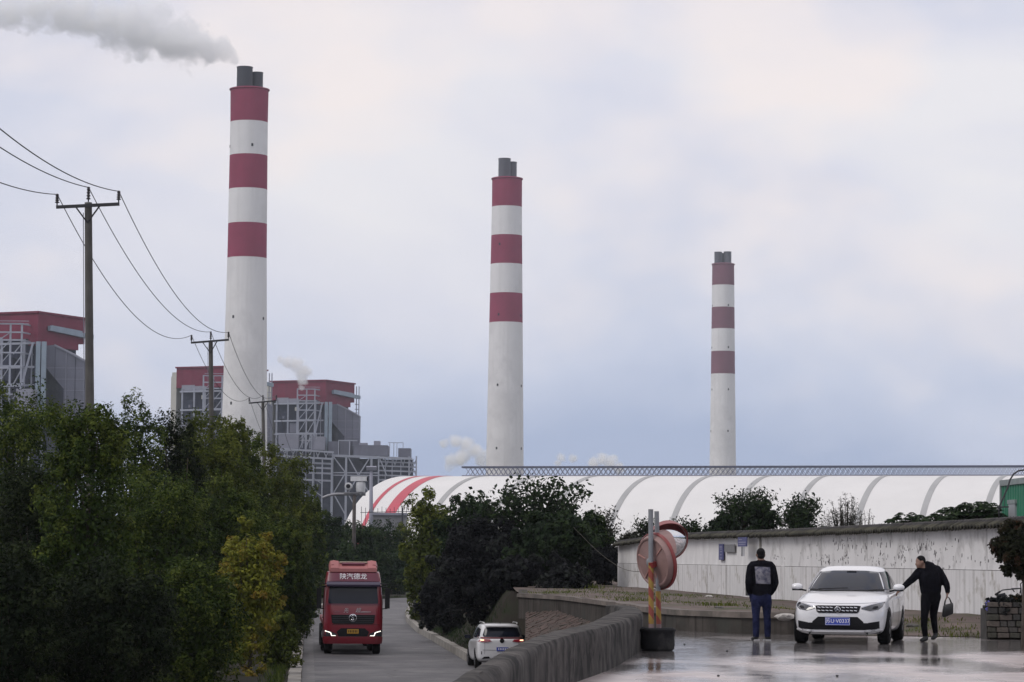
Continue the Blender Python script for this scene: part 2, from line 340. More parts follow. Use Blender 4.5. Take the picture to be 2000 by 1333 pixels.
# ------------------------------------------------------------------ terrace retaining wall
tw = thing('retaining_wall', (3.2, 62, 0), 'low stained concrete retaining wall holding up the dirt terrace beside the flooded yard', 'wall')
off = Vector((3.2, 62, 0))
def offset_line(P, d):
    out = []
    for i, p in enumerate(P):
        a, b_ = Vector(P[max(i - 1, 0)]), Vector(P[min(i + 1, len(P) - 1)]); dd = (b_ - a).normalized(); out.append(Vector((p[0] - dd.y * d, p[1] + dd.x * d)))
    return out
def strip(name, outer, inner, z0, z1, mat, parent, off, jit=0, smooth=False):
    m_ = MB(); n = len(outer); vs = []
    for o_, i_ in zip(outer, inner):
        j = random.uniform(-jit, jit)
        for (x, y), z in ((o_, z0), (o_, z1 + j), (i_, z1 + j), (i_, z0)): vs.append((x - off.x, y - off.y, z - off.z))
    fs = [(4 * i + k, 4 * i + (k + 1) % 4, 4 * (i + 1) + (k + 1) % 4, 4 * (i + 1) + k) for i in range(n - 1) for k in range(4)] + [(0, 1, 2, 3), (4 * n - 1, 4 * n - 2, 4 * n - 3, 4 * n - 4)]
    m_.add(vs, fs); return m_.build(name, mat, parent, smooth=smooth)
def dens(P, s=.8):
    out = []
    for a, b_ in zip(P, P[1:]):
        a, b_ = Vector(a), Vector(b_); n = max(1, int((b_ - a).length / s)); out += [a.lerp(b_, i / n) for i in range(n)]
    return out + [Vector(P[-1])]
D = [Vector((p.x, p.y)) for p in dens(TE, 1.0)]
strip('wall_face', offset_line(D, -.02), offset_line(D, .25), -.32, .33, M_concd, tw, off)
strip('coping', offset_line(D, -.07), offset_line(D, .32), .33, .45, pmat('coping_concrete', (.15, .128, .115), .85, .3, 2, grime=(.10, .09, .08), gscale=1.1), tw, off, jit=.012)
strip('return_wall', [Vector((.262, 87)), Vector((.30, 98))], [Vector((.55, 87.1)), Vector((.58, 98))], -.32, .44, M_concd, tw, off)
# ------------------------------------------------------------------ parapet by the yard
pw = thing('parapet_wall', (.8, 36, 0), 'thick weathered concrete parapet curving along the wet yard to a hooked end', 'wall')
offp = Vector((.8, 36, 0))
hook_o = [(-.9, 6), (-.5, 16), (-.23, 21), (0, 25.2), (.28, 29.6), (.72, 34.3), (1.42, 39.5), (2.08, 46.2), (2.34, 49.7), (2.46, 53.0), (2.44, 55.3), (2.28, 56.4), (2.02, 56.9)]
hook_i = [(-1.2, 6.1), (-.78, 16.1), (-.49, 21.1), (-.25, 25.4), (.02, 30), (.42, 34.9), (1.05, 40.0), (1.55, 46.6), (1.85, 50.2), (2.05, 53.0), (2.06, 54.6), (2.02, 55.2), (1.88, 55.6)]
def cr(P, n=5):
    out = []
    for i in range(len(P) - 1):
        p0, p1, p2, p3 = [Vector(P[max(0, min(len(P) - 1, i + k))]) for k in (-1, 0, 1, 2)]
        for j in range(n):
            u = j / n; out.append(.5 * ((2 * p1) + (p2 - p0) * u + (2 * p0 - 5 * p1 + 4 * p2 - p3) * u * u + (3 * p1 - p0 - 3 * p2 + p3) * u ** 3))
    return out + [Vector(P[-1])]
from mathutils import noise as mnoise
ho, hi = cr(hook_o, 16), cr(hook_i, 16)
m_ = MB(); n = len(ho); NR = 14
for o_, i_ in zip(ho, hi):
    d = (i_ - o_); dl = d.length; d = d / dl; zt = .60 + .012 * mnoise.noise(Vector((o_.x * 2, o_.y * .9, 3)))
    ch = max(0, mnoise.noise(Vector((o_.x * 3, o_.y * 1.6, 9))) - .12) * .12      # broken arris
    ring = [(o_ - d * .03, -1.2), (o_ - d * .02, -.1), (o_ - d * .012, .05), (o_ - d * .006, .2), (o_, .35), (o_, .48), (o_ + d * (.008 + ch * .3), zt - .05 - ch * .5), (o_ + d * (.05 + ch), zt - .004), (o_ + d * dl * .35, zt + .008), (o_ + d * dl * .65, zt + .012), (i_ - d * .06, zt + .004), (i_ - d * .01, zt - .05), (i_, .3), (i_ + d * .03, -2.6)]
    for k_, (p, z) in enumerate(ring):
        nv = mnoise.noise(Vector((p.x * 2, p.y * .8, z * 6))) * .006 + mnoise.noise(Vector((p.x * 1.3, p.y * .6, z * 2 + 5))) * .008
        if z > -1: p = p - d * nv * (1 if k_ < 8 else 0); z = z + nv * .5
        m_.v.append((p.x - offp.x, p.y - offp.y, z))
m_.f = [(NR * i + k, NR * i + (k + 1) % NR, NR * (i + 1) + (k + 1) % NR, NR * (i + 1) + k) for i in range(n - 1) for k in range(NR)] + [tuple(range(NR)), tuple(NR * n - 1 - k for k in range(NR))]
M_par = pmat('parapet_concrete', (.085, .078, .074), .88, .45, 2.2, spec=.12, bump=.35, bscale=5, streak=.5, streakcol=(.028, .027, .026), sscale=(5, 1.1, 1.0), grime=(.024, .023, .023), gscale=2.0, glo=.44, ghi=.60)
m_.build('wall_body', M_par, pw, smooth=50)
# ------------------------------------------------------------------ whitewashed boundary wall
WL = [(1207, 1156, 1066, .43), (1300, 1162, 1054, .43), (1400, 1172, 1050, .43), (1487, 1179, 1048, .42), (1530, 1183, 1047, .40), (1700, 1196, 1040, .33), (1850, 1206, 1034, .31), (1990, 1217, 1027, .30), (2120, 1228, 1018, .30)]
def plaster(name, streak, grime, glo, ghi, scl, base=(.55, .54, .55)):
    return pmat(name, base, .85, .10, .8, bump=.2, streak=streak, streakcol=(.20, .19, .185), sscale=scl, grime=grime, gscale=1.6, glo=glo, ghi=ghi)
M_up = plaster('whitewash', .2, None, 0, 0, (1.2, 1.2, .4), (.70, .69, .695))
M_upp = plaster('peeling_whitewash', .18, (.40, .39, .39), .5, .7, (1.5, 1.5, .4), (.67, .66, .665))
M_lo = plaster('rain_streaked_panel', .45, (.30, .28, .25), .56, .72, (5, 5, .22), (.61, .60, .605))
M_chip = pmat('bare_patch', (.13, .125, .13), .9, .3, 6)
wp = []
for px, pb, pt, z in WL:
    # depth from the image height of a 2.45 m wall, kept in a smooth line
    wp.append(px)
def wall_y(px):   # 1/depth runs linearly along a straight wall
    f = (px - 1207) / (1990 - 1207); return 1 / (1 / 114 + (1 / 61.0 - 1 / 114) * f)
def itp(px, k):
    for a, b_ in zip(WL, WL[1:]):
        if a[0] <= px <= b_[0]: return a[k] + (b_[k] - a[k]) * (px - a[0]) / (b_[0] - a[0])
    return WL[-1][k]
def wpt(px, py): return PX(px, py, wall_y(px))
bw = thing('boundary_wall', wpt(1600, 1190), 'long whitewashed wall with peeling paint and dark tiled coping behind the yard', 'wall')
wo = bw.location.copy()
joints = [1207, 1248, 1278, 1330, 1384, 1420, 1487, 1526, 1605, 1695, 1812, 1928, 2010, 2120]
def midpy(px): return 1100 + (px - 1207) * .019
for a, b_ in zip(joints, joints[1:]):
    A0, B0 = wpt(a + .25, itp(a, 1)), wpt(b_ - .25, itp(b_, 1)); A0.z -= .4; B0.z -= .4
    Am, Bm = wpt(a + .25, midpy(a)), wpt(b_ - .25, midpy(b_)); At, Bt = wpt(a + .25, itp(a, 2)), wpt(b_ - .25, itp(b_, 2))
    d = (B0 - A0); d.z = 0; d.normalize(); nrm = Vector((d.y, -d.x, 0))
    for nm, q, off_, mt in (('lower_panel', (A0, B0, Bm, Am), .03, M_lo), ('upper_panel', (Am, Bm, Bt, At), 0, M_up if a < 1487 else M_upp)):
        t_ = MB(); j = random.uniform(-.006, .006); zl = Vector((0, 0, -.012 if nm == 'lower_panel' else .0))
        q = [q[0], q[1], q[2] + zl, q[3] + zl]
        ct = sum(q, Vector()) / 4
        t_.add([p - ct + nrm * (off_ + j) for p in q] + [p - ct - nrm * .09 for p in q], [(0, 1, 2, 3), (7, 6, 5, 4), (0, 4, 5, 1), (1, 5, 6, 2), (2, 6, 7, 3), (3, 7, 4, 0)])
        t_.build(nm, mt, bw, loc=ct - wo)
t_ = MB()
for a, b_ in zip(joints, joints[1:]):    # core behind the panels
    q = [wpt(a, itp(a, 1) + 8), wpt(b_, itp(b_, 1) + 8), wpt(b_, itp(b_, 2)), wpt(a, itp(a, 2))]
    d = (q[1] - q[0]); d.z = 0; d.normalize(); nrm = Vector((d.y, -d.x, 0))
    t_.add([p - wo - nrm * .10 for p in q] + [p - wo - nrm * .24 for p in q], [(0, 1, 2, 3), (7, 6, 5, 4), (0, 4, 5, 1), (1, 5, 6, 2), (2, 6, 7, 3), (3, 7, 4, 0)])
t_.build('core', M_concd, bw)
# flakes of missing paint: thin chips standing a few millimetres proud, joined into one part
t_ = MB()
for (x0, x1, y0, y1, cnt) in ((1566, 1690, 1052, 1098, 80), (1690, 1800, 1058, 1102, 90), (1800, 1850, 1060, 1112, 45), (1800, 1960, 1050, 1100, 30), (1500, 1530, 1060, 1090, 8)):
    for _ in range(cnt):
        if _ % 4 == 0: cxq, cyq = random.uniform(x0, x1), y1 - (y1 - y0) * random.random() ** 1.6
        px = cxq + random.gauss(0, 5); py = max(y0 - 4, min(y1 + 2, cyq + random.gauss(0, 4)))
        p = wpt(px, py) - wo; sw, sh = .006 + .03 * random.random() ** 2, .012 + .07 * random.random() ** 1.7
        d = (wpt(px + 3, py) - wpt(px - 3, py)); d.z = 0; d.normalize(); nrm = Vector((d.y, -d.x, 0)); z = Vector((0, 0, 1))
        k = random.randint(5, 7); ring = []
        for i in range(k):
            an = 2 * math.pi * i / k; rr = random.uniform(.55, 1.1); ring.append(p + d * math.cos(an) * sw * rr + z * math.sin(an) * sh * rr)
        t_.add([r_ + nrm * .012 for r_ in ring] + [r_ - nrm * .02 for r_ in ring], [tuple(range(k))] + [(i, (i + 1) % k, k + (i + 1) % k, k + i) for i in range(k)])
tag(t_.build('bare_patches', M_chip, bw, fix=True), kind='stuff')
# coping of dark tiles: every tile a piece
M_tile = pmat('dark_roof_tile', (.028, .026, .027), .8, .45, 3, orand=.45, bump=.3, grime=(.045, .043, .03), gscale=2)
tile = MB(); prof = []
for k in range(7):
    an = math.pi * k / 6; prof.append((math.cos(an) * .118, math.sin(an) * .095))
for yy, zz in ((-.26, -.06), (.02, .09)):
    tile.v += [(u, yy, v + zz) for u, v in prof]
for yy, zz in ((-.26, -.085), (.02, .065)):
    tile.v += [(u * .9, yy, v * .9 + zz) for u, v in prof]
tile.f = [(k, k + 1, 7 + k + 1, 7 + k) for k in range(6)] + [(14 + k, 21 + k, 21 + k + 1, 14 + k + 1) for k in range(6)] + [(k, 14 + k, 14 + k + 1, k + 1) for k in range(6)]
tme = tile.mesh('coping_tile'); tme.materials.append(M_tile); tme.polygons.foreach_set('use_smooth', [True] * len(tme.polygons)); tme.set_sharp_from_angle(angle=R(40))
line = []
for px in np.arange(1207, 2100, 2.0):
    p = wpt(px, itp(px, 2)); line.append(p)
acc = 0; last = line[0]; cnt = 0
for p in line[1:]:
    seg = (p - last).length; acc += seg
    while acc > .25:
        acc -= .25; q = p
        d = (p - last); ang = math.atan2(d.y, d.x)
        for back in (0,):
            o = bpy.data.objects.new('coping_tile', tme); C.objects.link(o); o.parent = bw
            o.location = q - d.normalized() * acc - wo + Vector((0, 0, .03 + random.uniform(-.008, .008))); o.rotation_euler = (random.uniform(-.05, .05), random.uniform(-.05, .05), ang + random.uniform(-.05, .05)); cnt += 1
    last = p
rb = MB()
lp = [p - wo for p in line[::6]]
rb.tube([p + Vector((0, .08, .15)) for p in lp], .05, 8); rb.build('ridge', M_tile, bw, smooth=True)
rb = MB()
rb.tube([p + Vector((0, .28, .04)) for p in lp], .07, 6); rb.build('rear_eave', M_tile, bw, smooth=True)
# ================================================================== POWER STATION
M_white = pmat('chimney_white', (.70, .69, .695), .8, .06, .05, streak=.45, streakcol=(.52, .51, .505), sscale=(.35, .35, .014), grime=(.62, .61, .615), gscale=.06)
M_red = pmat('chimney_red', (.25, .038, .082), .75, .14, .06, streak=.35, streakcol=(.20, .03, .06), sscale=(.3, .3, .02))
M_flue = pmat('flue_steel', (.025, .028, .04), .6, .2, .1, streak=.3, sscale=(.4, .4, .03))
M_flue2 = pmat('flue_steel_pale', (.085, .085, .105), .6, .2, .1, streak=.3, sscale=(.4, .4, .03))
M_hole = pmat('dark_opening', (.02, .02, .025), .7, .1)
def chimney(label, cx, D, widths, bands, flues, holes, fm):
    k = FPX / D; base = PX(cx, bands[0], D); base.z = -2.66
    root = thing('chimney', base, label, 'chimney', 'red and white power station chimneys')
    zof = lambda py: PX(cx, py, D).z - base.z
    def rad(py):
        for (y0, w0), (y1, w1) in zip(widths, widths[1:]):
            if py <= y1: break
        return (w0 + (w1 - w0) * (py - y0) / (y1 - y0)) / 2 / k
    for i, (a, b_) in enumerate(zip(bands, bands[1:])):
        n = max(1, int((b_ - a) / 70)); prof = [(rad(b_ + (a - b_) * j / n), zof(b_ + (a - b_) * j / n)) for j in range(n + 1)]
        MB().lathe(prof, 56).build('red_band' if i % 2 == 0 else 'white_band', M_red if i % 2 == 0 else M_white, root, smooth=35)
    a = bands[0]; r = rad(a)
    MB().lathe([(r + .05, zof(a + 3)), (r + .45, zof(a + 2)), (r + .45, zof(a)), (r * .93, zof(a) + .3), (r * .9, zof(a) - .6)], 56).build('rim', M_red, root, smooth=35)
    for (fx, fy, fw, dep) in flues:
        rr = fw / 2 / k; x = PX(fx, fy, D).x - base.x; zt = zof(fy)
        f = MB().lathe([(rr, zof(a) - 3), (rr, zt - .4), (rr * 1.04, zt - .4), (rr * 1.04, zt), (rr * .93, zt), (rr * .9, zt - 4)], 32, c=(x, dep, 0)).build('flue', fm, root, smooth=35)
        MB().lathe([(rr * 1.012, zof(a) + .4 * (zt - zof(a))), (rr * 1.03, zof(a) + .42 * (zt - zof(a))), (rr * 1.012, zof(a) + .44 * (zt - zof(a)))], 32, c=(x, dep, 0), cap=False).build('stiffener', fm, f, smooth=True)
    for (hx, hy) in holes:
        r = rad(hy); x = (PX(hx, hy, D).x - base.x); x = max(-r * .985, min(r * .985, x)); y = -math.sqrt(max(r * r - x * x, 0)); z = zof(hy)
        nrm = Vector((x, y, 0)).normalized(); tg = Vector((-nrm.y, nrm.x, 0))
        MB().obox(Vector((x, y, z)), tg * .42, nrm * .12, (0, 0, .62)).build('window', M_hole, root)
    # ladder up the shaft
    return root
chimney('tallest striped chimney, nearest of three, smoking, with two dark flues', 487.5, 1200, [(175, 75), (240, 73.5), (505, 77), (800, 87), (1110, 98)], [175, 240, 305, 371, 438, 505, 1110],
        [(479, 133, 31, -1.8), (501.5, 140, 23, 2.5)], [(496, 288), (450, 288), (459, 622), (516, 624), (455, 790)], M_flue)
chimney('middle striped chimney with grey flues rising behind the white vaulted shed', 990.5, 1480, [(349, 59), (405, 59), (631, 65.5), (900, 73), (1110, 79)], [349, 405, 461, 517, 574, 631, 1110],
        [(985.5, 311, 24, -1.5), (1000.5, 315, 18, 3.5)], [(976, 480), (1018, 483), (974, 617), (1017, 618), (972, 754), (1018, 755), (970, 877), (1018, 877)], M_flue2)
M_red0 = M_red; M_red = pmat('haze_pale_chimney_red', (.19, .085, .115), .75, .12, .06)  # farthest chimney's red mixed paler, distance haze put into the paint colour
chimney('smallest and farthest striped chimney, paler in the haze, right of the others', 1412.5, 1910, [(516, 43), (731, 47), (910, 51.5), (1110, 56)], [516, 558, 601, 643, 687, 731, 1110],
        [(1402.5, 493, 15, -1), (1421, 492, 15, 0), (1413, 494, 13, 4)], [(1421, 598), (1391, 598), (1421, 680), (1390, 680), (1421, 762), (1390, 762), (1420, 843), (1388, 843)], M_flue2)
# ------------------------------------------------------------------ boiler houses
M_rclad = pmat('red_cladding', (.165, .022, .05), .7, .14, .15, streak=.2, sscale=(.5, .5, .05))
M_steel = pmat('pale_steel', (.31, .33, .40), .6, .1, .3)
M_core = pmat('boiler_casing', (.028, .034, .062), .8, .35, .12, grime=(.06, .07, .105), gscale=.12)
M_clad = pmat('grey_cladding', (.145, .15, .195), .7, .14, .12, streak=.25, sscale=(.4, .4, .04))
M_clad2 = pmat('light_cladding', (.24, .245, .30), .7, .12, .15)
M_cream = pmat('cream_cladding', (.47, .46, .43), .75, .08, .1)
M_blue = pmat('blue_duct', (.24, .30, .37), .6, .12, .2)
KB = FPX / 1390.0
def hB(py): return (1087 - py) / KB + 4.19         # metres above the station ground
E1, E2 = Vector((-.906, .423, 0)), Vector((.423, .906, 0))
def lf(px, py, out=0):      # a point on the left face
    t_ = (632 - px) / KB / .906; return E1 * t_ - E2 * out + Vector((0, 0, hB(py)))
def rf(px, py, out=0):
    t_ = (px - 632) / KB / .423; return E2 * t_ - E1 * out + Vector((0, 0, hB(py)))
def fl(px, py, y=-8): return Vector(((px - 632) / KB, y, hB(py)))
def boiler(label):
    root = thing('boiler_house', (0, 0, -2.66), label, 'power station', 'red-topped boiler houses of the power station')
    wL = 31.0; wR = 30.0
    def block(z0, z1, i=0, name='core', mat=M_core, w1=wL, w2=wR):
        a = E1 * i + E2 * i
        return MB().obox(a + E1 * (w1 - 2 * i) / 2 + E2 * (w2 - 2 * i) / 2 + Vector((0, 0, (z0 + z1) / 2)), E1 * (w1 - 2 * i) / 2, E2 * (w2 - 2 * i) / 2, (0, 0, (z1 - z0) / 2)).build(name, mat, root)
    block(0, hB(781), 2.2, 'boiler_casing', M_core)
    top = block(hB(781), hB(744), 0, 'red_cladding', M_rclad)
    MB().obox(E1 * wL / 2 + E2 * wR / 2 + Vector((0, 0, hB(743.4))), E1 * (wL / 2 + .5), E2 * (wR / 2 + .5), (0, 0, .35)).build('parapet', M_rclad, top)
    b_ = MB(); a0, a1 = lf(640, 781, .02), lf(612, 781, .02)   # red returns lower at the corner
    MB().obox(E1 * 2.0 + E2 * 13 + Vector((0, 0, (hB(781) + hB(791)) / 2)), E1 * 2.0, E2 * 13.02, (0, 0, (hB(781) - hB(791)) / 2 - .01)).build('corner_cladding', M_rclad, top)
    MB().obox(E1 * (wL + 1.2) + E2 * 8 + Vector((0, 0, hB(752) / 2)), E1 * 1.2, E2 * 8, (0, 0, hB(752) / 2)).build('stair_tower', M_cream, root)
    MB().obox(E1 * (wL + 4.2) + E2 * 12 + Vector((0, 0, hB(758) / 2)), E1 * 1.8, E2 * 7, (0, 0, hB(758) / 2)).build('lift_tower', M_cream, root)
    # frame on the left face
    for px in (534, 557, 578, 613):
        p = lf(px, 782, .6); MB().bar(Vector((p.x, p.y, 0)), p, .8).build('column', M_steel, root)
    for py in (788, 822, 848, 880):
        MB().bar(lf(530, py, .9), lf(630, py, .9), .5, .75).build('beam', M_steel, root)
    for x0, x1, y0, y1 in ((532, 557, 776, 786), (557, 578, 778, 790)):
        q = [lf(x0, y1, .3), lf(x1, y1, .3), lf(x1, y0, .3), lf(x0, y0, .3)]
        MB().add(q + [p + E2 * .25 for p in q], [(0, 1, 2, 3), (7, 6, 5, 4), (0, 4, 5, 1), (1, 5, 6, 2), (2, 6, 7, 3), (3, 7, 4, 0)]).build('panel', M_clad2, root)
    for (x0, y0, x1, y1) in ((597, 803, 612, 786), (597, 822, 612, 803), (597, 848, 612, 822), (597, 868, 612, 848), (540, 868, 556, 848)):
        MB().bar(lf(x0, y0, 1.0), lf(x1, y1, 1.0), .35).build('brace', M_steel, root)
    # inner machinery: ducts and tanks seen between the columns
    for (x0, x1, y0, y1, m_) in ((536, 552, 806, 818, M_core), (560, 575, 826, 845, M_clad), (582, 594, 808, 840, M_core), (570, 574, 795, 802, M_cream), (545, 549, 812, 817, M_clad2), (584, 590, 850, 866, M_clad)):
        q = [lf(x0, y1, .1), lf(x1, y1, .1), lf(x1, y0, .1), lf(x0, y0, .1)]
        MB().add(q + [p + E2 * 3 for p in q], [(0, 1, 2, 3), (7, 6, 5, 4), (0, 4, 5, 1), (1, 5, 6, 2), (2, 6, 7, 3), (3, 7, 4, 0)]).build('duct', m_, root)
    # open stair tower standing in front
    st = MB(); T = Vector((0, -6, 0))
    for px in (578, 596, 612): st.bar(fl(px, 1060, -4), fl(px, 762, -4), .65)
    st.bar(fl(622, 1060, 3), fl(622, 764, 3), .5)
    for py in (762, 774, 785, 803, 822, 848, 862): st.bar(fl(577, py, -4.4), fl(614, py, -4.4), .4, .55); st.bar(fl(612, py, -4), fl(624, py + .5, 4), .4, .5)
    for py in (758, 762): st.bar(fl(580, py, -4.5), fl(622, py, -4.5), .2)
    for (a, b_) in ((774, 785), (785, 803), (803, 822), (822, 848), (848, 862)): st.bar(fl(580, b_, -4.2), fl(596, a, -4.2), .3)
    st.bar(fl(613, 850, -4), fl(626, 788, -1), .7); st.build('stair_frame', M_steel, root)
    # inclined grey coal gallery on the right face
    g = MB().prism([(633, 791), (655, 789), (674, 799), (697.5, 812), (697.5, 905), (668, 905), (668, 852), (637, 816)], 3.5, 16, lambda u, v, d: ((u - 632) / KB, d, hB(v)))
    g.build('coal_gallery', M_clad, root)
    MB().prism([(654, 788), (674, 797.5), (698, 811), (698, 813.5), (674, 800.5), (654, 791)], 3.0, 16.4, lambda u, v, d: ((u - 632) / KB, d, hB(v))).build('gallery_roof', M_clad2, root)
    for py in (822, 838, 854, 870): MB().bar(fl(640 + (py - 816) * .75 if py < 852 else 668.5, py, 3.42), fl(697, py, 3.42), .08, .16).build('cladding_seam', M_clad2, root)
    for px in (655, 684): MB().bar(fl(px, 805 if px > 670 else 792, 3.4), fl(px, 838 if px < 660 else 904, 3.4), .12, .12).build('cladding_seam', M_core, root)
    MB().bar(fl(671, 800, 3.3), fl(671, 905, 3.3), .25).build('downpipe', M_clad2, root)
    d0, d1 = rf(641, 765, 1.1), rf(688, 770, 1.1)
    MB().bar(d0, d1, 1.2, 1.7).build('blue_duct', M_blue, root)
    MB().bar(rf(643, 761.5, 1.1), rf(676, 764, 1.1), .8, .5).build('duct_cover', M_blue, root)
    fr = MB()
    for px in (686, 691): fr.bar(fl(px, 748, 29), fl(px, 806, 29), .45)
    for py in (770, 784, 794, 801): fr.bar(fl(683, py, 29), fl(692, py, 29), .35)
    fr.build('escape_ladder', M_steel, root)
    for px in (634, 642): MB().bar(fl(px, 786, -1), fl(px, 1060, -1), 1.6).build('blue_column', M_blue, root)
    # lower decks
    for (x0, x1, y0, y1, d0, d1, nm, m_) in ((544, 583, 851, 879, -10, -3, 'filter_house', M_clad2), (609, 634, 855, 881, -9, -2, 'filter_house', M_clad2), (640, 661, 864, 892, -6, 8, 'switch_house', M_clad),
                                   (662, 682, 862, 892, -5, 6, 'switch_house', M_clad), (690, 756, 871, 891.5, -9, 10, 'fan_house', M_clad), (776, 800, 876, 895, -6, 8, 'fan_house', M_clad), (728, 740, 862, 870, -4, 4, 'fan', M_clad2), (699, 715, 866, 870.5, -4, 4, 'fan', M_clad2)):
        a, b_ = fl(x0, y1, d0), fl(x1, y0, d1); MB().box(a, b_).build(nm, m_, root)
    for (x0, y0, x1, y1, wd) in ((660, 862.5, 697, 862.5, .5), (682, 863, 682, 893, .5), (661, 863, 661, 893, .4), (757, 866, 786, 866, .3), (760, 866, 760, 893, .3), (768, 866, 768, 893, .3), (774, 866, 774, 893, .3), (786, 866, 786, 876, .3), (540, 850, 616, 850, .5), (608, 850, 608, 881, .4), (596, 850, 596, 881, .4), (585, 880, 596, 851, .3), (597, 880, 607, 851, .3)):
        MB().bar(fl(x0, y0, -9.5), fl(x1, y1, -9.5), wd).build('rail', M_steel, root)
    MB().box(fl(560, 1060, -2), fl(650, 884, 12)).build('lower_casing', M_core, root)
    MB().box(fl(651, 1060, 0), fl(745, 896, 14)).build('wing_casing', M_core, root)
    MB().box(fl(745, 1060, 3), fl(803, 897, 14)).build('wing_casing', M_core, root)
    tr = MB()
    for (y0, y1) in ((879, 886), (893, 899)): tr.bar(fl(536, y0, -11), fl(652, y1, -11), .9, .9)
    for i in range(14): px = 545 + i * 8; tr.bar(fl(px, 880 + i * .5, -11), fl(px + (6 if i % 2 else -6), 893 + i * .5, -11), .4)
    for py in (905, 914, 924, 938): tr.bar(fl(560, py, -10), fl(649, py + 3, -10), .6, .9)
    for px in (570, 612, 630, 648): tr.bar(fl(px, 896, -11), fl(px, 1060, -11), .6)
    for i in range(5): tr.bar(fl(612 + 9 * (i % 2), 935 + 12 * i, -11), fl(630 - 9 * (i % 2), 947 + 12 * i, -11), .35)
    tr.build('pipe_rack', M_steel, root)
    wg = MB()
    wg.bar(fl(648, 892, -10), fl(804, 897, -10), 1.2, 1.1)
    for px in (650, 676, 725, 739, 798, 812): wg.bar(fl(px, 892, -10), fl(px, 1060, -10), 1.0 if px in (676, 725) else .7)
    for (a, b_, c_, d_) in ((652, 895, 675, 925), (675, 925, 652, 965), (652, 965, 675, 1005), (680, 895, 700, 930), (700, 930, 722, 895), (680, 965, 700, 930), (700, 930, 722, 965), (680, 965, 700, 1000), (741, 897, 755, 930)):
        wg.bar(fl(a, b_, -10), fl(c_, d_, -10), .55)
    for py in (925, 930, 965): wg.bar(fl(650, py, -10), fl(738, py, -10), .5)
    wg.build('wing_frame', M_steel, root)
    wt = MB()
    for py in (903, 911, 920, 929, 938): wt.bar(fl(738, py, -9), fl(812, py + 2, -9), .55, .7)
    for i in range(9): px = 742 + i * 8; wt.bar(fl(px, 897, -9.5), fl(px + (5 if i % 2 else -4), 911, -9.5), .4)
    for px in (752, 765, 782): wt.bar(fl(px, 897, -9), fl(px, 945, -9), .4)
    wt.bar(fl(798, 930, -9), fl(812, 897, -9), .4); wt.bar(fl(798, 897, -9), fl(812, 930, -9), .4)
    wt.build('walkway', M_steel, root)
    return root
b3 = boiler('red-topped boiler house with white steel frame behind the vaulted shed\'s left end')
def place(root, cx, D):
    p = PX(cx, 1087, D); root.location = (p.x, D, -2.66)
place(b3, 632, 1390)
b1 = copy_tree(b3); place(b1, 65, 1009); b1['label'] = 'largest red-topped boiler house at the left edge behind the tall utility pole'
b2 = copy_tree(b3); place(b2, 452, 1292); b2['label'] = 'boiler house half hidden by the tallest chimney, with cream towers at its left'
for ch in list(b1.children):     # only its tower rises above the trees
    if ch.name.split('.')[0] in ('wing_frame', 'walkway', 'wing_casing', 'fan_house', 'fan', 'rail', 'switch_house'): bpy.data.objects.remove(ch, do_unlink=True)
for ch in list(b2.children):     # its ash wing lies out of sight behind the chimney and trees
    if ch.name.split('.')[0] in ('wing_frame', 'walkway', 'wing_casing', 'fan_house', 'fan'): bpy.data.objects.remove(ch, do_unlink=True)
# ------------------------------------------------------------------ vaulted coal shed
M_memb = pmat('white_membrane', (.67, .66, .65), .6, .05, .03, streak=.25, streakcol=(.58, .57, .56), sscale=(.12, .12, .03))
M_rib = pmat('grey_seam', (.33, .33, .33), .6, .1, .1)
M_stripe = pmat('red_stripe', (.47, .06, .09), .6, .1, .1)
A = PX(800, 931, 1010); B = PX(1940, 931, 950); B.z = A.z
ax = (B - A).normalized(); nr = Vector((-ax.y, ax.x, 0)); nr = nr if nr.y < 0 else -nr     # towards the camera
gz = -2.66; HV = A.z - gz; WV = 75.0; LV = 300
vr = thing('vaulted_shed', (A.x, A.y, gz), 'long white vaulted storage shed with grey ribs and red stripes at its left end', 'shed')
def vp(s, th, e=0): return ax * s + nr * ((WV + e) * math.cos(th)) + Vector((0, 0, (HV + e) * math.sin(th)))
def vault_strip(name, s0, s1, e, mat, th0=0.0, th1=math.pi, n=48, thick=.3):
    m_ = MB()
    for i in range(n + 1):
        th = th0 + (th1 - th0) * i / n
        m_.v += [vp(s0, th, e), vp(s1, th, e), vp(s1, th, e - thick), vp(s0, th, e - thick)]
    m_.f = [(4 * i + k, 4 * i + (k + 1) % 4, 4 * (i + 1) + (k + 1) % 4, 4 * (i + 1) + k) for i in range(n) for k in range(4)] + [(0, 1, 2, 3), (4 * n + 3, 4 * n + 2, 4 * n + 1, 4 * n)]
    return m_.build(name, mat, vr, smooth=30)
def s_at(px):      # distance along the ridge of an image column
    lo, hi = -5.0, 320.0
    for _ in range(40):
        md = (lo + hi) / 2; p = A + ax * md; d = p - CAM
        x = CX + FPX * d.dot(cR) / d.dot(cF)
        lo, hi = (md, hi) if x < px else (lo, md)
    return lo
ribs = [s_at(px) for px in (955, 1065, 1175, 1288, 1400, 1511, 1622, 1738, 1855, 1970)]
edges = [0] + ribs + [ribs[-1] + 20, ribs[-1] + 40]
for a, b_ in zip(edges, edges[1:]): vault_strip('roof_bay', a + .02, b_ - .02, 0, M_memb)
for s in ribs: vault_strip('rib', s - .95, s + .95, .16, M_rib, thick=.1)
s1, s2 = s_at(836), s_at(874)
vault_strip('red_stripe', s1 - .7, s1 + .7, .14, M_stripe, thick=.08); vault_strip('red_stripe', s2 - 1.9, s2 + 1.9, .14, M_stripe, thick=.08)
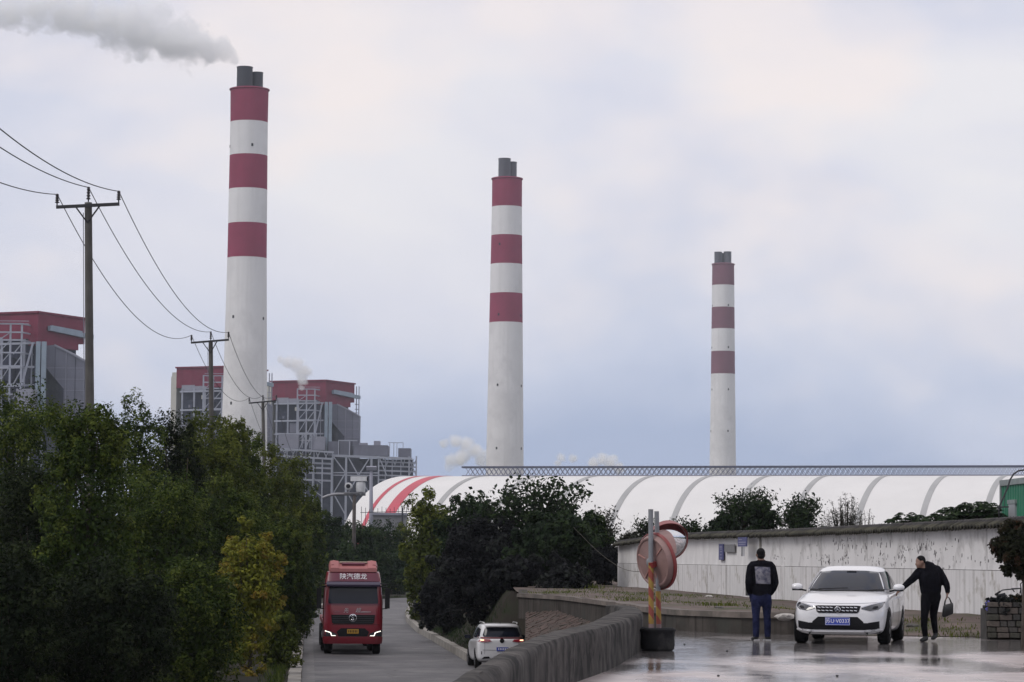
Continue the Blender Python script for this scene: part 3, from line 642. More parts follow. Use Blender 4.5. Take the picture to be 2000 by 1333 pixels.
ew = MB(); n = 40; ew.add([vp(.3, math.pi * i / n, -.4) for i in range(n + 1)], [tuple(range(n + 1))]); ew.build('end_wall', M_memb, vr)
# conveyor gallery riding on the ridge
s0 = s_at(905); s9 = ribs[-1] + 38
hz = lambda py: (PX(1400, py, 985).z - PX(1400, 931, 985).z)
gt = MB(); zt, zb = hz(913.0), .25
gt.obox(ax * (s0 + s9) / 2 + Vector((0, 0, HV + zt)), ax * (s9 - s0) / 2, nr * 2.2, (0, 0, .32)); gt.build('gallery_roof', pmat('gallery_roof', (.05, .055, .09), .6, .2), vr)
for side in (1, -1):
    gt = MB(); off_ = nr * 1.8 * side; x = s0 + (1.5 if side > 0 else 2)
    st = 1.75
    gt.bar(ax * s0 + off_ + Vector((0, 0, HV + zb)), ax * s9 + off_ + Vector((0, 0, HV + zb)), .25)
    while x < s9 - st:
        gt.bar(ax * x + off_ + Vector((0, 0, HV + zb)), ax * (x + st) + off_ + Vector((0, 0, HV + zt - .3)), .17); gt.bar(ax * (x + st) + off_ + Vector((0, 0, HV + zb)), ax * x + off_ + Vector((0, 0, HV + zt - .3)), .17); x += st
    gt.build('lattice', pmat('gallery_steel', (.20, .205, .27), .6, .2), vr, fix=False)
gt = MB(); gt.obox(ax * (s0 + s9) / 2 + Vector((0, 0, HV + .1)), ax * (s9 - s0) / 2, nr * 1.9, (0, 0, .08)); gt.build('gallery_floor', pmat('gallery_floor', (.22, .22, .26), .6, .2), vr)
# grey low building and railing in front of the shed's left end
wb = thing('pump_house', PX(770, 1000, 420) * 1, 'low grey concrete block with rooftop railings below the red stripes', 'building')
p0 = wb.location.copy(); 
def q(px, py, y=0): return PX(px, py, 420 + y) - p0
MB().box(q(728, 1045), q(796, 1006, 8)).build('wall', pmat('pump_grey', (.20, .20, .22), .8, .2, .5), wb)
MB().box(q(726, 1006.5, -.3), q(798, 1004, 8.3)).build('roof_slab', M_clad2, wb)
rl = MB()
for i in range(14): px = 706 + i * 8; rl.bar(q(px, 1003 if px > 721 else 1040, -.2), q(px, 990 + (i * 7 % 5), -.2), .07)
rl.bar(q(704, 1001.5, -.2), q(812, 999, -.2), .09); rl.build('railing', M_flue, wb)
MB().bar(q(786, 1045, -1), q(786, 992, -1), .25).build('post', M_flue, wb)
# slim lamp mast left of the shed
lm = thing('lamp_mast', PX(725, 1090, 500), 'slim pale lamp mast standing before the shed\'s left end', 'lamp mast'); p0 = lm.location.copy(); lm.location.z = ROADZ; p0.z = ROADZ
q = lambda px, py, y=0: PX(px, py, 500 + y) - p0
MB().tube([Vector((0, 0, 0)), q(725, 912)], [.45, .28], 8).build('mast', M_clad2, lm, smooth=True)
MB().bar(q(719, 917), q(732, 917), .25).build('crossbar', M_clad2, lm)
for px in (719.5, 725, 731.5): MB().obox(q(px, 915, -.2), (.35, 0, 0), (0, .3, .1), (0, -.1, .3)).build('floodlight', M_clad2, lm)
# ------------------------------------------------------------------ steam
def steam(label, D, pts, dens, nscale, seed, col=(.92, .92, .94), soft=.55, depth=None, aniso=.2, thr=.30, amp=2.2):
    # pts: image points with a radius in image pixels; the volume lives in a box round them
    k = FPX / D; W = [PX(x, y, D) for x, y, r_ in pts]; Rr = [r_ / k for x, y, r_ in pts]
    mn = Vector([min(p[i] - r_ * 1.35 for p, r_ in zip(W, Rr)) for i in range(3)]); mxx = Vector([max(p[i] + r_ * 1.35 for p, r_ in zip(W, Rr)) for i in range(3)])
    c = (mn + mxx) / 2
    m = bpy.data.materials.new('steam'); m.use_nodes = True; t = m.node_tree; t.nodes.clear(); L = t.links.new
    def nn(ty, op=None):
        n = t.nodes.new(ty)
        if op: n.operation = op
        return n
    o_ = nn('ShaderNodeOutputMaterial'); v = nn('ShaderNodeVolumePrincipled'); L(v.outputs[0], o_.inputs['Volume'])
    co = nn('ShaderNodeTexCoord')
    best = None
    # distance to the chain of segments, scaled by the local radius
    nz0 = nn('ShaderNodeTexNoise'); nz0.inputs['Scale'].default_value = nscale * .6; nz0.inputs['Detail'].default_value = 2; L(co.outputs['Object'], nz0.inputs[0])
    for p, r_ in zip(W, Rr):
        d = nn('ShaderNodeVectorMath', 'DISTANCE'); L(co.outputs['Object'], d.inputs[0]); d.inputs[1].default_value = p - c
        s = nn('ShaderNodeMath', 'DIVIDE'); L(d.outputs['Value'], s.inputs[0]); s.inputs[1].default_value = r_
        if best is None: best = s.outputs[0]
        else:
            mm = nn('ShaderNodeMath', 'SMOOTH_MIN'); L(best, mm.inputs[0]); L(s.outputs[0], mm.inputs[1]); mm.inputs[2].default_value = .35; best = mm.outputs[0]
    nz = nn('ShaderNodeTexNoise'); nz.inputs['Scale'].default_value = nscale; nz.inputs['Detail'].default_value = 5; nz.inputs['Roughness'].default_value = .62
    mp = nn('ShaderNodeMapping'); mp.inputs['Location'].default_value = (seed * 13.1, seed * 7.7, seed * 3.3); L(co.outputs['Object'], mp.inputs[0]); L(mp.outputs[0], nz.inputs[0])
    a = nn('ShaderNodeMath', 'MULTIPLY_ADD'); L(nz.outputs[0], a.inputs[0]); a.inputs[1].default_value = amp; a.inputs[2].default_value = -amp / 2 + thr   # noise about 0
    sb = nn('ShaderNodeMath', 'SUBTRACT'); sb.inputs[0].default_value = .75; L(best, sb.inputs[1])
    ad = nn('ShaderNodeMath', 'ADD'); L(sb.outputs[0], ad.inputs[0]); L(a.outputs[0], ad.inputs[1])
    mr = nn('ShaderNodeMapRange'); mr.inputs[1].default_value = .0; mr.inputs[2].default_value = soft; mr.inputs[4].default_value = dens; L(ad.outputs[0], mr.inputs[0])
    L(mr.outputs[0], v.inputs['Density']); v.inputs['Color'].default_value = (*col, 1); v.inputs['Anisotropy'].default_value = aniso
    sz = (mxx - mn) / 2; m.cycles.volume_step_rate = .35
    ob = MB().box((-sz.x, -sz.y, -sz.z), (sz.x, sz.y, sz.z)).build('steam_plume', m, None, loc=c)
    return tag(ob, label, 'steam', kind='stuff')
steam('long grey steam plume drifting left from the tallest chimney', 1200, [(473, 131, 9), (458, 119, 16), (440, 108, 24), (410, 97, 38), (375, 87, 50), (335, 74, 56), (295, 62, 58), (255, 50, 58), (215, 38, 58), (170, 28, 54), (120, 22, 50), (70, 20, 46), (15, 18, 44), (-45, 14, 44)], .16, .12, 1, col=(.99, .993, .999), soft=.4, thr=.20, amp=2.9)
steam('white steam puff above the boiler house roof', 1372, [(589, 758, 6), (590, 742, 11), (594, 726, 15), (580, 712, 14), (562, 708, 12), (548, 703, 8)], .35, .26, 2, col=(.99, .99, .99), thr=.42)
steam('white steam cloud left of the middle chimney\'s foot', 1700, [(942, 895, 17), (930, 880, 17), (912, 868, 16), (890, 862, 15), (868, 866, 12), (900, 895, 20), (880, 905, 16)], .30, .17, 3, col=(.99, .99, .99), thr=.26)
steam('white steam cloud right of the middle chimney above the gallery', 1750, [(1210, 915, 14), (1192, 903, 16), (1176, 897, 14), (1160, 905, 13), (1120, 896, 9), (1095, 895, 9), (1090, 905, 8)], .30, .18, 4, col=(.99, .99, .99), thr=.32)
# ================================================================== TREES
leafm = bpy.data.materials.new('foliage'); leafm.use_nodes = True; t = leafm.node_tree; b = t.nodes['Principled BSDF']
at = t.nodes.new('ShaderNodeAttribute'); at.attribute_name = 'tint'; t.links.new(at.outputs['Color'], b.inputs['Base Color']); b.inputs['Roughness'].default_value = .55; b.inputs['Specular IOR Level'].default_value = .06
tr = t.nodes.new('ShaderNodeBsdfTranslucent'); t.links.new(at.outputs['Color'], tr.inputs[0]); ms = t.nodes.new('ShaderNodeMixShader'); ms.inputs[0].default_value = .25
t.links.new(b.outputs[0], ms.inputs[1]); t.links.new(tr.outputs[0], ms.inputs[2]); t.links.new(ms.outputs[0], t.nodes['Material Output'].inputs[0])
M_bark = pmat('bark', (.06, .05, .042), .9, .35, 4, bump=.4)
M_twig = pmat('dark_twig', (.035, .03, .025), .9, .3, 4)
def leaf_mesh(name, c, nrm, size, col, aspect=.5, droop=.35, rg=rng):
    n = len(c); nrm = nrm / (np.linalg.norm(nrm, axis=1, keepdims=True) + 1e-9)
    rv = rg.normal(size=(n, 3)); rv[:, 2] -= droop * 2
    tg = rv - nrm * (rv * nrm).sum(1, keepdims=True); tg /= np.linalg.norm(tg, axis=1, keepdims=True) + 1e-9
    bt = np.cross(nrm, tg); s = size[:, None]; wd = aspect * s * .5
    fold = nrm * s * .08
    V = np.stack([c - tg * s * .5, c + bt * wd - tg * s * .05 + fold, c + tg * s * .5, c - bt * wd - tg * s * .05 + fold], 1).reshape(-1, 3)
    me = bpy.data.meshes.new(name); me.vertices.add(4 * n); me.loops.add(4 * n); me.polygons.add(n)
    me.vertices.foreach_set('co', V.astype(np.float32).ravel()); me.loops.foreach_set('vertex_index', np.arange(4 * n, dtype=np.int32)); me.polygons.foreach_set('loop_start', np.arange(0, 4 * n, 4, dtype=np.int32))
    me.update(calc_edges=True)
    ca = me.color_attributes.new('tint', 'FLOAT_COLOR', 'POINT'); cc = np.concatenate([np.repeat(col, 4, 0), np.ones((4 * n, 1))], 1); ca.data.foreach_set('color', cc.astype(np.float32).ravel())
    me.materials.append(leafm); return me
def sph(n, rg=rng):
    v = rg.normal(size=(n, 3)); return v / np.linalg.norm(v, axis=1, keepdims=True)
PAL = dict(shadowed=((.006, .011, .005), (.013, .021, .008), (.026, .036, .012)), camphor=((.017, .033, .009), (.050, .076, .014), (.115, .142, .028)), olive=((.034, .050, .010), (.078, .098, .017), (.14, .158, .028)), yellow=((.12, .14, .022), (.21, .21, .03), (.21, .14, .025)),  # first palette: leaf colour darkened to carry the shade low on the left
           purple=((.009, .010, .012), (.017, .018, .020), (.030, .036, .030)), dark=((.009, .016, .009), (.018, .033, .014), (.036, .056, .022)), far=((.012, .026, .011), (.024, .045, .016), (.045, .066, .021)), grey=((.032, .036, .03), (.045, .048, .036), (.06, .062, .045)), red=((.010, .013, .007), (.018, .020, .010), (.05, .026, .016)))
def blend(pal, u):
    p = np.array(PAL[pal]); u = np.clip(u, 0, 1)[:, None] * 2; return np.where(u < 1, p[0] + (p[1] - p[0]) * u, p[1] + (p[2] - p[1]) * (u - 1))
def crown_dense(rx, ry, rz, N_, leaf, pal, seed, clumps=26, rough=1.0, aspect=.5, full=0):
    rg = np.random.default_rng(seed); rad = min(rx, rz) ; K = clumps
    d = sph(K, rg); d[:, 2] = np.abs(d[:, 2]) * 1.15 - .35 if not full else d[:, 2]
    if full:
        m8 = max(6, K // 7); d[:m8] = d[:m8] * np.array([.75, .75, .1]) + np.array([0, 0, .8])
    d /= np.linalg.norm(d, axis=1, keepdims=True)
    cr_ = rg.uniform(.55, .84, K)[:, None]; ctr = d * cr_ * np.array([rx, ry, rz]); rc = rad * rg.uniform(.24, .40, K) * rough
    ctr[:, 2] = np.minimum(ctr[:, 2], rz - rc * .9)
    tone = rg.uniform(0, 1, K)
    S_ = 9; sd = sph(K * S_, rg); sd[:, 2] = sd[:, 2] * .8 + .2; sub = np.repeat(ctr, S_, 0) + sd * np.repeat(rc, S_)[:, None] * rg.uniform(.6, 1.0, K * S_)[:, None]
    rs = np.repeat(rc, S_) * rg.uniform(.28, .5, K * S_); stone = np.clip(np.repeat(tone, S_) * .6 + rg.uniform(-.15, .55, K * S_), 0, 1)
    n1_ = int(N_ * .80); idx = rg.integers(0, K * S_, n1_); dd = sph(n1_, rg); rr = rg.uniform(.25, 1.0, n1_) ** .6
    P = sub[idx] + dd * (rs[idx] * rr)[:, None]
    out_ = P - ctr[idx // S_]; out_ /= np.linalg.norm(out_, axis=1, keepdims=True) + 1e-6
    nr_ = out_ * .5 + dd * .35 + np.array([0, 0, .45]) + rg.normal(size=(n1_, 3)) * .45
    u = stone[idx] + rg.normal(size=n1_) * .16
    sc3 = np.array([rx / np.percentile(np.abs(P[:, 0]), 99.7), ry / np.percentile(np.abs(P[:, 1]), 99.7), 1.0]); zlo, zhi = np.percentile(P[:, 2], .6), np.percentile(P[:, 2], 99.85)
    P = P * sc3; ctr = ctr * sc3
    P[:, 2] = -rz + (P[:, 2] - zlo) * 2 * rz / (zhi - zlo); ctr[:, 2] = -rz + (ctr[:, 2] - zlo) * 2 * rz / (zhi - zlo)
    # inner filling, dark tones only: interior shade set into the leaf tint
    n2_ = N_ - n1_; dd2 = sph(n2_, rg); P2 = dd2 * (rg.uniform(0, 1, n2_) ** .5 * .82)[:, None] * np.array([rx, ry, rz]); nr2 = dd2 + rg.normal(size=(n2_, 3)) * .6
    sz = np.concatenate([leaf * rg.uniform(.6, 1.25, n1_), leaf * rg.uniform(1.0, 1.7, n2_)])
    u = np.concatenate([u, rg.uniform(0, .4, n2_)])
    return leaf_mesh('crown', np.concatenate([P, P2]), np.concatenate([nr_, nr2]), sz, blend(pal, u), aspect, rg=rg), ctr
def trunk_mesh(h, r_, targets, seed):
    rg = random.Random(seed); m_ = MB(); b0 = Vector((0, 0, -.25)); fork = Vector((rg.uniform(-.15, .15) * h * .3, rg.uniform(-.1, .1) * h * .3, h))
    m_.tube([b0, Vector((0, 0, .1)), fork * .5, fork], [r_ * 1.3, r_, r_ * .85, r_ * .7], 9)
    for tg in targets:
        tg = Vector(tg); md = fork.lerp(tg, .5) + Vector((rg.uniform(-.1, .1), rg.uniform(-.1, .1), .12)) * (tg - fork).length * .5
        m_.tube([fork * .92, md, tg], [r_ * .5, r_ * .3, r_ * .1], 6)
    return m_
def tree(name, label, cat, px, py_top, wpx, D, zb, pal, leaf, nl, seed, group, full=0, low=.08, clumps=26, rough=1.0, aspect=.5, depth=1.0):
    k = FPX / D; top = PX(px, py_top, D); base = Vector((top.x, D, zb)); H = top.z - zb; rx = wpx / 2 / k; z0 = H * low; rz = (H - z0) / 2
    root = thing(name, base, label, cat, group); me, ctr = crown_dense(rx, rx * depth, rz, nl, leaf, pal, seed, clumps, rough, aspect, full)
    ob = link('crown', me, None, root, loc=(0, 0, z0 + rz))
    tg = [Vector(c) * .9 + Vector((0, 0, z0 + rz)) for c in ctr[:7] if c[2] + z0 + rz > H * .3]
    trunk_mesh(H * max(low, .22), max(.05, min(.22, H * .016)), tg, seed).build('trunk', M_bark, root, smooth=True)
    return root
LZ = ROADZ + .2
GL = 'broad evergreen trees lining the left side of the road'
left = [
 ('tall dark evergreen at the left edge below the red boiler house', 15, 730, 280, 95, 'camphor', 26000),
 ('rounded evergreen in front of the tall utility pole\'s foot', 172, 788, 215, 74, 'camphor', 24000),
 ('evergreen with a leafy peak just right of the tall utility pole', 262, 774, 190, 103, 'camphor', 22000),
 ('evergreen below the cream-sided boiler house', 345, 805, 170, 112, 'shadowed', 18000),
 ('olive evergreen around the second utility pole', 412, 808, 190, 124, 'olive', 20000),
 ('olive crown left of the second utility pole', 372, 806, 120, 117, 'olive', 12000),
 ('olive crown right of the second utility pole', 450, 815, 100, 129, 'olive', 11000),
 ('dark crown left of the third utility pole', 493, 858, 90, 141, 'camphor', 9000),
 ('olive evergreen before the tallest chimney\'s foot', 468, 838, 130, 134, 'camphor', 15000),
 ('olive-green tree around the third utility pole', 527, 868, 130, 150, 'olive', 15000),
 ('olive tree left of the steel pipe racks', 572, 890, 110, 168, 'olive', 13000),
 ('narrow dark tree ending the left row beside the camera pole', 610, 952, 70, 188, 'camphor', 10000),
 ('deep evergreen at the left edge, middle height', 70, 905, 300, 78, 'shadowed', 20000),
 ('broad shaded evergreen left of the yellowing tree', 300, 920, 260, 86, 'camphor', 22000),
 ('green tree behind the yellowing tree\'s top', 440, 925, 190, 106, 'camphor', 18000),
 ('tree with leaves hanging over the road kerb left of the truck', 565, 1010, 110, 122, 'camphor', 14000),
 ('dark bush low on the left, second from the corner', 215, 1090, 300, 68, 'shadowed', 20000),
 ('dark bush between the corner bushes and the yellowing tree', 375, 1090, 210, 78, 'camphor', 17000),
 ('black shaded bush in the lower left corner', 25, 1060, 230, 66, 'shadowed', 16000),
 ('low bush on the kerb directly left of the truck', 592, 1100, 62, 148, 'far', 7000),
]
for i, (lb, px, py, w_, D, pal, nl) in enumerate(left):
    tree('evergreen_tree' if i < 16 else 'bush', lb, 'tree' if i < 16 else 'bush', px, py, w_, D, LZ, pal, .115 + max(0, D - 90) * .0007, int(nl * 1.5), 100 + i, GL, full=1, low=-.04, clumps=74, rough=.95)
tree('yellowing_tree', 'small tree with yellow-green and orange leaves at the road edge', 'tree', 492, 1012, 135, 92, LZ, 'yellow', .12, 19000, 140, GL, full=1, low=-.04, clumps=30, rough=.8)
tree('bush', 'low green bush at the foot of the yellowing tree', 'bush', 545, 1190, 90, 98, LZ, 'olive', .12, 10000, 141, GL, full=1, low=-.04, clumps=22, rough=.9)
GM = 'trees and shrubs on the bank between road and yard'
def bank_z(x, y):
    xr = lerp_edge(RE, y) + .3; xt = te_x(y) + .4 if y < 150 else xr + 9
    f = min(1, max(0, (x - xr) / (xt - xr))); g = f * f * (3 - 2 * f); return ROADZ + .26 + (.40 - ROADZ - .26) * g - .05
mid = [
 ('olive tree at the road bend below the red stripes', 'bank_tree', 848, 955, 130, 168, 'olive', .2, 15000, .05),
 ('yellow-green shrub leaning over the kerb at the road bend', 'bank_shrub', 826, 1040, 85, 172, 'olive', .2, 9000, .02),
 ('green round tree left of the sparse-topped tree', 'bank_tree', 915, 965, 130, 145, 'far', .19, 15000, .05),
 ('dark purple-leaved shrub, largest, above the white suv', 'bank_shrub', 945, 1010, 210, 122, 'purple', .19, 22000, .02),
 ('dark shrub right of the purple-leaved shrub below the sparse tree', 'bank_shrub', 1080, 1000, 190, 112, 'dark', .18, 20000, .02),
 ('dark low purple shrub over the right kerb', 'bank_shrub', 868, 1095, 110, 138, 'purple', .19, 11000, .02),
 ('green bushy tree beside the white wall\'s left end', 'bank_tree', 1150, 1000, 100, 119, 'far', .17, 11000, .04),
 ('dark shrub filling the corner at the white wall\'s end', 'bank_shrub', 1178, 1065, 70, 117, 'purple', .17, 8000, .02),
 ('dark shrub behind the terrace weeds below the sagging cable', 'bank_shrub', 1100, 1078, 120, 104, 'purple', .16, 10000, .02),
 ('low dark shrub behind the retaining wall\'s corner', 'bank_shrub', 1010, 1085, 130, 106, 'purple', .17, 11000, .02),
]
for i, (lb, nm, px, py, w_, D, pal, lf_, nl, low) in enumerate(mid):
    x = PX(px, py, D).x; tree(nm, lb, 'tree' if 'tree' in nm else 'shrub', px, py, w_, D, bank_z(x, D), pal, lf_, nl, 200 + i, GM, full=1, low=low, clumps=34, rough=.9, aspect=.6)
GF = 'trees beyond the road bend'
for i, (lb, px, py, w_, D) in enumerate([
 ('far green tree under the arm of the camera pole', 645, 1000, 95, 264), ('far green tree at the camera pole\'s foot', 697, 1018, 95, 268), ('far tree below the low grey block', 750, 1016, 100, 308),
 ('far olive tree left of the bank trees below the shed', 792, 1022, 70, 312), ('far low tree right above the red truck', 690, 1060, 120, 258), ('far green tree between the camera pole and the low grey block', 728, 1030, 105, 290), ('far dark bush closing the road bend', 765, 1075, 110, 300), ('far bush just left of the bank trees at the bend', 805, 1100, 60, 296)]):
    tree('roadside_tree', lb, 'tree', px, py, w_, D, ROADZ, 'far' if i not in (3,) else 'olive', .30, 9000, 300 + i, GF, full=1, low=.02, clumps=30, rough=.9)
# ---- sparse trees: visible branches carrying leaf clusters
def sparse(name, label, cat, px, py_top, wpx, D, zb, pal, leaf, seed, group, h0, nb=26, per=26, up=.8, mode='cluster', spread=.11, aspect=.45):
    rg = np.random.default_rng(seed); k = FPX / D; top = PX(px, py_top, D); base = Vector((top.x, D, zb)); H = top.z - zb; rx = wpx / 2 / k
    root = thing(name, base, label, cat, group); tm = MB(); cs, ns, zs = [], [], []
    f0 = Vector((0, 0, H * h0)); tm.tube([Vector((0, 0, -.2)), f0 * .5 + Vector((.05, 0, 0)), f0], [.02 * H * .6 + .03, .014 * H * .6 + .025, .012 * H * .6 + .02], 8)
    for i in range(nb):
        an = rg.uniform(0, 2 * math.pi); rr = rx * math.sqrt(rg.uniform(.02, 1.0)); zz = H * (h0 + (1 - h0) * (rg.uniform(.25, 1.0) * (1 - .55 * (rr / rx) ** 2 * (1 - up)) if up < 1 else 1))
        tip = Vector((rr * math.cos(an), rr * math.sin(an), zz)); md = f0.lerp(tip, .55) + Vector((0, 0, .06 * H)) * (1 if mode != 'upright' else 0)
        st = f0 * rg.uniform(.55, 1.0); tm.tube([st, md, tip], [.008 * H * .5 + .012, .006 * H * .5 + .008, .006], 5)
        for j in range(per):
            f = rg.uniform(.35, 1.0); f = f ** .6; p = st.lerp(md, f * 2) if f < .5 else md.lerp(tip, f * 2 - 1)
            q_ = np.array(p) + rg.normal(size=3) * spread * H * (.5 if mode == 'upright' else 1) * np.array([1, 1, .7])
            cs.append(q_); n_ = rg.normal(size=3) * .7 + np.array([0, 0, .5]); ns.append(n_); zs.append(leaf * rg.uniform(.6, 1.3))
    cs, ns, zs = np.array(cs), np.array(ns), np.array(zs)
    me = leaf_mesh('crown', cs, ns, zs, blend(pal, rg.uniform(0, 1, len(cs))), aspect, droop=-.6 if mode == 'upright' else .3, rg=rg)
    link('crown', me, None, root); tm.build('trunk', M_twig, root, smooth=True); return root
sparse('leafy_tree', 'open-topped tree whose dark sprigs reach up to the shed\'s gallery', 'tree', 1040, 925, 235, 124, .3, 'dark', .24, 401, GM, .30, nb=95, per=38, spread=.05, aspect=.55)
sparse('leafy_tree', 'thin tree with loose sprigs right of the open-topped tree', 'tree', 1172, 980, 80, 121, .3, 'grey', .16, 402, GM, .35, nb=40, per=26, spread=.04)
GW = 'trees and plants behind the white wall'
def wall_tree(lb, px, py, w_, D, pal, seed, **k): return sparse(k.pop('name', 'leafy_tree'), lb, 'tree', px, py, w_, D, .35, pal, k.pop('leaf', .16), seed, GW, k.pop('h0', .45), **k)
wall_tree('open rounded tree with visible branches, tallest behind the white wall', 1458, 950, 118, 122, 'dark', 410, nb=70, per=44, spread=.045)
wall_tree('round dark tree behind the wall, second right of the blue signs', 1565, 962, 85, 116, 'dark', 411, nb=55, per=44, spread=.045)
wall_tree('upright feathery grey tree behind the wall above the white car', 1652, 958, 66, 108, 'grey', 412, nb=60, per=60, spread=.03, mode='upright', leaf=.11, h0=.2, aspect=.22)
wall_tree('thin feathery sapling beside the upright grey tree', 1692, 988, 40, 107, 'grey', 413, nb=22, per=34, spread=.03, mode='upright', leaf=.10, h0=.25, aspect=.22)
wall_tree('small feathery sapling left of the upright grey tree', 1617, 988, 32, 108, 'grey', 414, nb=20, per=34, spread=.03, mode='upright', leaf=.10, h0=.25, aspect=.22)
wall_tree('small tree behind the traffic mirror\'s posts', 1262, 1006, 52, 128, 'dark', 415, nb=32, per=34, spread=.05)
wall_tree('small tree just right of the traffic mirror', 1340, 1008, 66, 126, 'dark', 416, nb=32, per=34, spread=.05)
for i, (lb, px, py, w_, D) in enumerate([('dense dark bush left under the open rounded tree', 1418, 984, 95, 119), ('dense dark bush right under the open rounded tree', 1487, 978, 85, 117), ('low dark bush between mirror and rounded tree', 1372, 1020, 80, 121), ('dark bush under the round tree behind the wall', 1562, 998, 80, 114)]):
    tree('bush', lb, 'bush', px, py, w_, D, .3, 'dark', .17, 7000, 420 + i, GW, full=1, low=.02, clumps=22)
tree('bush', 'small bush by the left end of the white wall', 'bush', 1228, 1036, 60, 124, .3, 'grey', .15, 4000, 430, GW, full=1, low=.02, clumps=20)
# plants with layered drooping leaf fans
def fan_plant(label, px, py, w_, D, seed, nf=105):
    rg = np.random.default_rng(seed); k = FPX / D; top = PX(px, py, D); zb = .35; base = Vector((top.x, D, zb)); H = top.z - zb; rx = w_ / 2 / k
    root = thing('fan_leaved_plant', base, label, 'plant', GW); tm = MB(); cs, ns, zs, tg_ = [], [], [], []
    for i in range(nf):
        an = rg.uniform(0, 6.283); rr = rx * math.sqrt(rg.uniform(0, 1)); z = H * (1 - .10 * (rr / rx) ** 2) - rg.uniform(0, .55); tip = Vector((rr * math.cos(an), rr * math.sin(an), z))
        tm.tube([Vector((0, 0, -.2)) * 1, Vector((tip.x * .35, tip.y * .35, z * .6)), tip], [.02, .014, .006], 5)
        m_ = rg.integers(7, 10)
        for j in range(m_):
            a2 = an + (j / (m_ - 1) - .5) * 3.6; L_ = rg.uniform(.11, .17)
            for s_ in (.45, 1.0):
                dd = Vector((math.cos(a2), math.sin(a2), -.10 - .35 * s_)); cs.append(tip + dd * L_ * s_); ns.append((dd.x * .55, dd.y * .55, 1.0)); zs.append(L_ * 1.0)
    me = leaf_mesh('leaves', np.array([tuple(c) for c in cs]), np.array(ns), np.array(zs), blend('dark', rg.uniform(0, 1, len(cs))), .55, rg=rg)
    link('leaves', me, None, root); tm.build('stems', M_twig, root, smooth=True)
fan_plant('low plant with drooping fan leaves above the wall, leftmost', 1775, 999, 92, 73, 501)
fan_plant('plant with layered drooping fan leaves, middle one above the wall', 1852, 990, 82, 70, 502)
fan_plant('plant with drooping fan leaves beside the green container', 1912, 974, 92, 68, 503, 120)
sparse('sapling', 'thin upright weed on the wall left of the fan-leaved plants', 'plant', 1737, 1002, 22, 76, .35, 'grey', .08, 504, GW, .3, nb=12, per=18, spread=.02, mode='upright', aspect=.3)
# clipped tree at the right edge
rt = tree('garden_tree', 'dark rounded garden tree at the right edge above the brick planter', 'tree', 1998, 1016, 120, 49.5, 0, 'red', .07, 14000, 510, None, full=1, low=.56, clumps=30, rough=.8)
# ------------------------------------------------------------------ weeds and grass
def blades(name, label, spots, h, n, pal, seed, zfn):
    rg = np.random.default_rng(seed); V = []; Fc = []; cols = []
    for i in range(n):
        s_ = spots[rg.integers(0, len(spots))]; x = s_[0] + rg.normal() * s_[2]; y = s_[1] + rg.normal() * s_[3]; z = zfn(x, y)
        if z is None: continue
        hh = h * s_[4] * rg.uniform(.4, 1.2); an = rg.uniform(0, 6.28); wd = .006 + .008 * rg.random(); bx_, by_ = math.cos(an) * wd, math.sin(an) * wd; lx, ly = rg.normal(size=2) * .35 * hh; k = len(V)
        V += [(x - bx_, y - by_, z - .02), (x + bx_, y + by_, z - .02), (x + lx * .5 + bx_ * .6, y + ly * .5 + by_ * .6, z + hh * .6), (x + lx, y + ly, z + hh), (x + lx * .5 - bx_ * .6, y + ly * .5 - by_ * .6, z + hh * .6)]
        Fc.append((k, k + 1, k + 2, k + 3, k + 4)); cols.append(blend(pal, np.array([rg.uniform(0, 1)]))[0])
    me = bpy.data.meshes.new(name); me.from_pydata(V, [], Fc); ca = me.color_attributes.new('tint', 'FLOAT_COLOR', 'POINT'); cc = np.ones((len(V), 4)); cc[:, :3] = np.repeat(np.array(cols), 5, 0); ca.data.foreach_set('color', cc.astype(np.float32).ravel()); me.materials.append(leafm)
    return tag(link(name, me, None), label, 'grass', kind='stuff')
sp_ = []
for px, py, sx, sy, hh in [(1060, 1158, .5, 1.5, .8), (1110, 1158, .7, 2, .9), (1160, 1156, .8, 3, 1.5), (1155, 1150, .3, 1, 2.6), (1210, 1160, .8, 2, 1), (1230, 1170, .6, 1.5, 1.2), (1300, 1166, .8, 2.5, 1), (1330, 1164, .8, 1.5, .9), (1420, 1186, .35, .6, 1.6), (1260, 1176, .5, 1, 1), (1370, 1180, .6, 1, .7), (1800, 1208, .5, .4, 1.1), (1840, 1212, .5, .4, .9), (1890, 1216, .5, .5, 1.5), (1915, 1224, .4, .4, 1.2), (1560, 1190, .5, .5, .8), (1350, 1176, 1.0, 3, .5), (1180, 1166, 1.2, 5, .45)]:
    p = GX(px, py, .42 if px < 1600 else .3); sp_.append((p.x, p.y, sx, sy, hh))
blades('terrace_weeds', 'sparse green weeds along the dirt terrace and wall foot', sp_, .06, 3600, 'olive', 601, lambda x, y: terr_z(x, y) if x > te_x(max(y, 57.9)) + .15 and y > 57.2 - max(0, x - 9) * .35 else None)
sp_ = []
for y in np.arange(112, 150, 2.5): x = lerp_edge(RE, y) + .9; sp_.append((x, y, .35, 1.2, 1.0))
blades('bank_grass', 'grass strip between the right kerb and the shrubs', sp_, .22, 3500, 'far', 602, lambda x, y: bank_z(x, y) if x > lerp_edge(RE, y) + .34 else None)
sp_ = [(lerp_edge(LE, y) - .7, y, .2, 1.2, 1.0) for y in np.arange(86, 180, 2.5)]
blades('kerb_weeds', 'weeds along the left kerb under the trees', sp_, .28, 4500, 'camphor', 603, lambda x, y: LZ if x < lerp_edge(LE, y) - .46 else None)
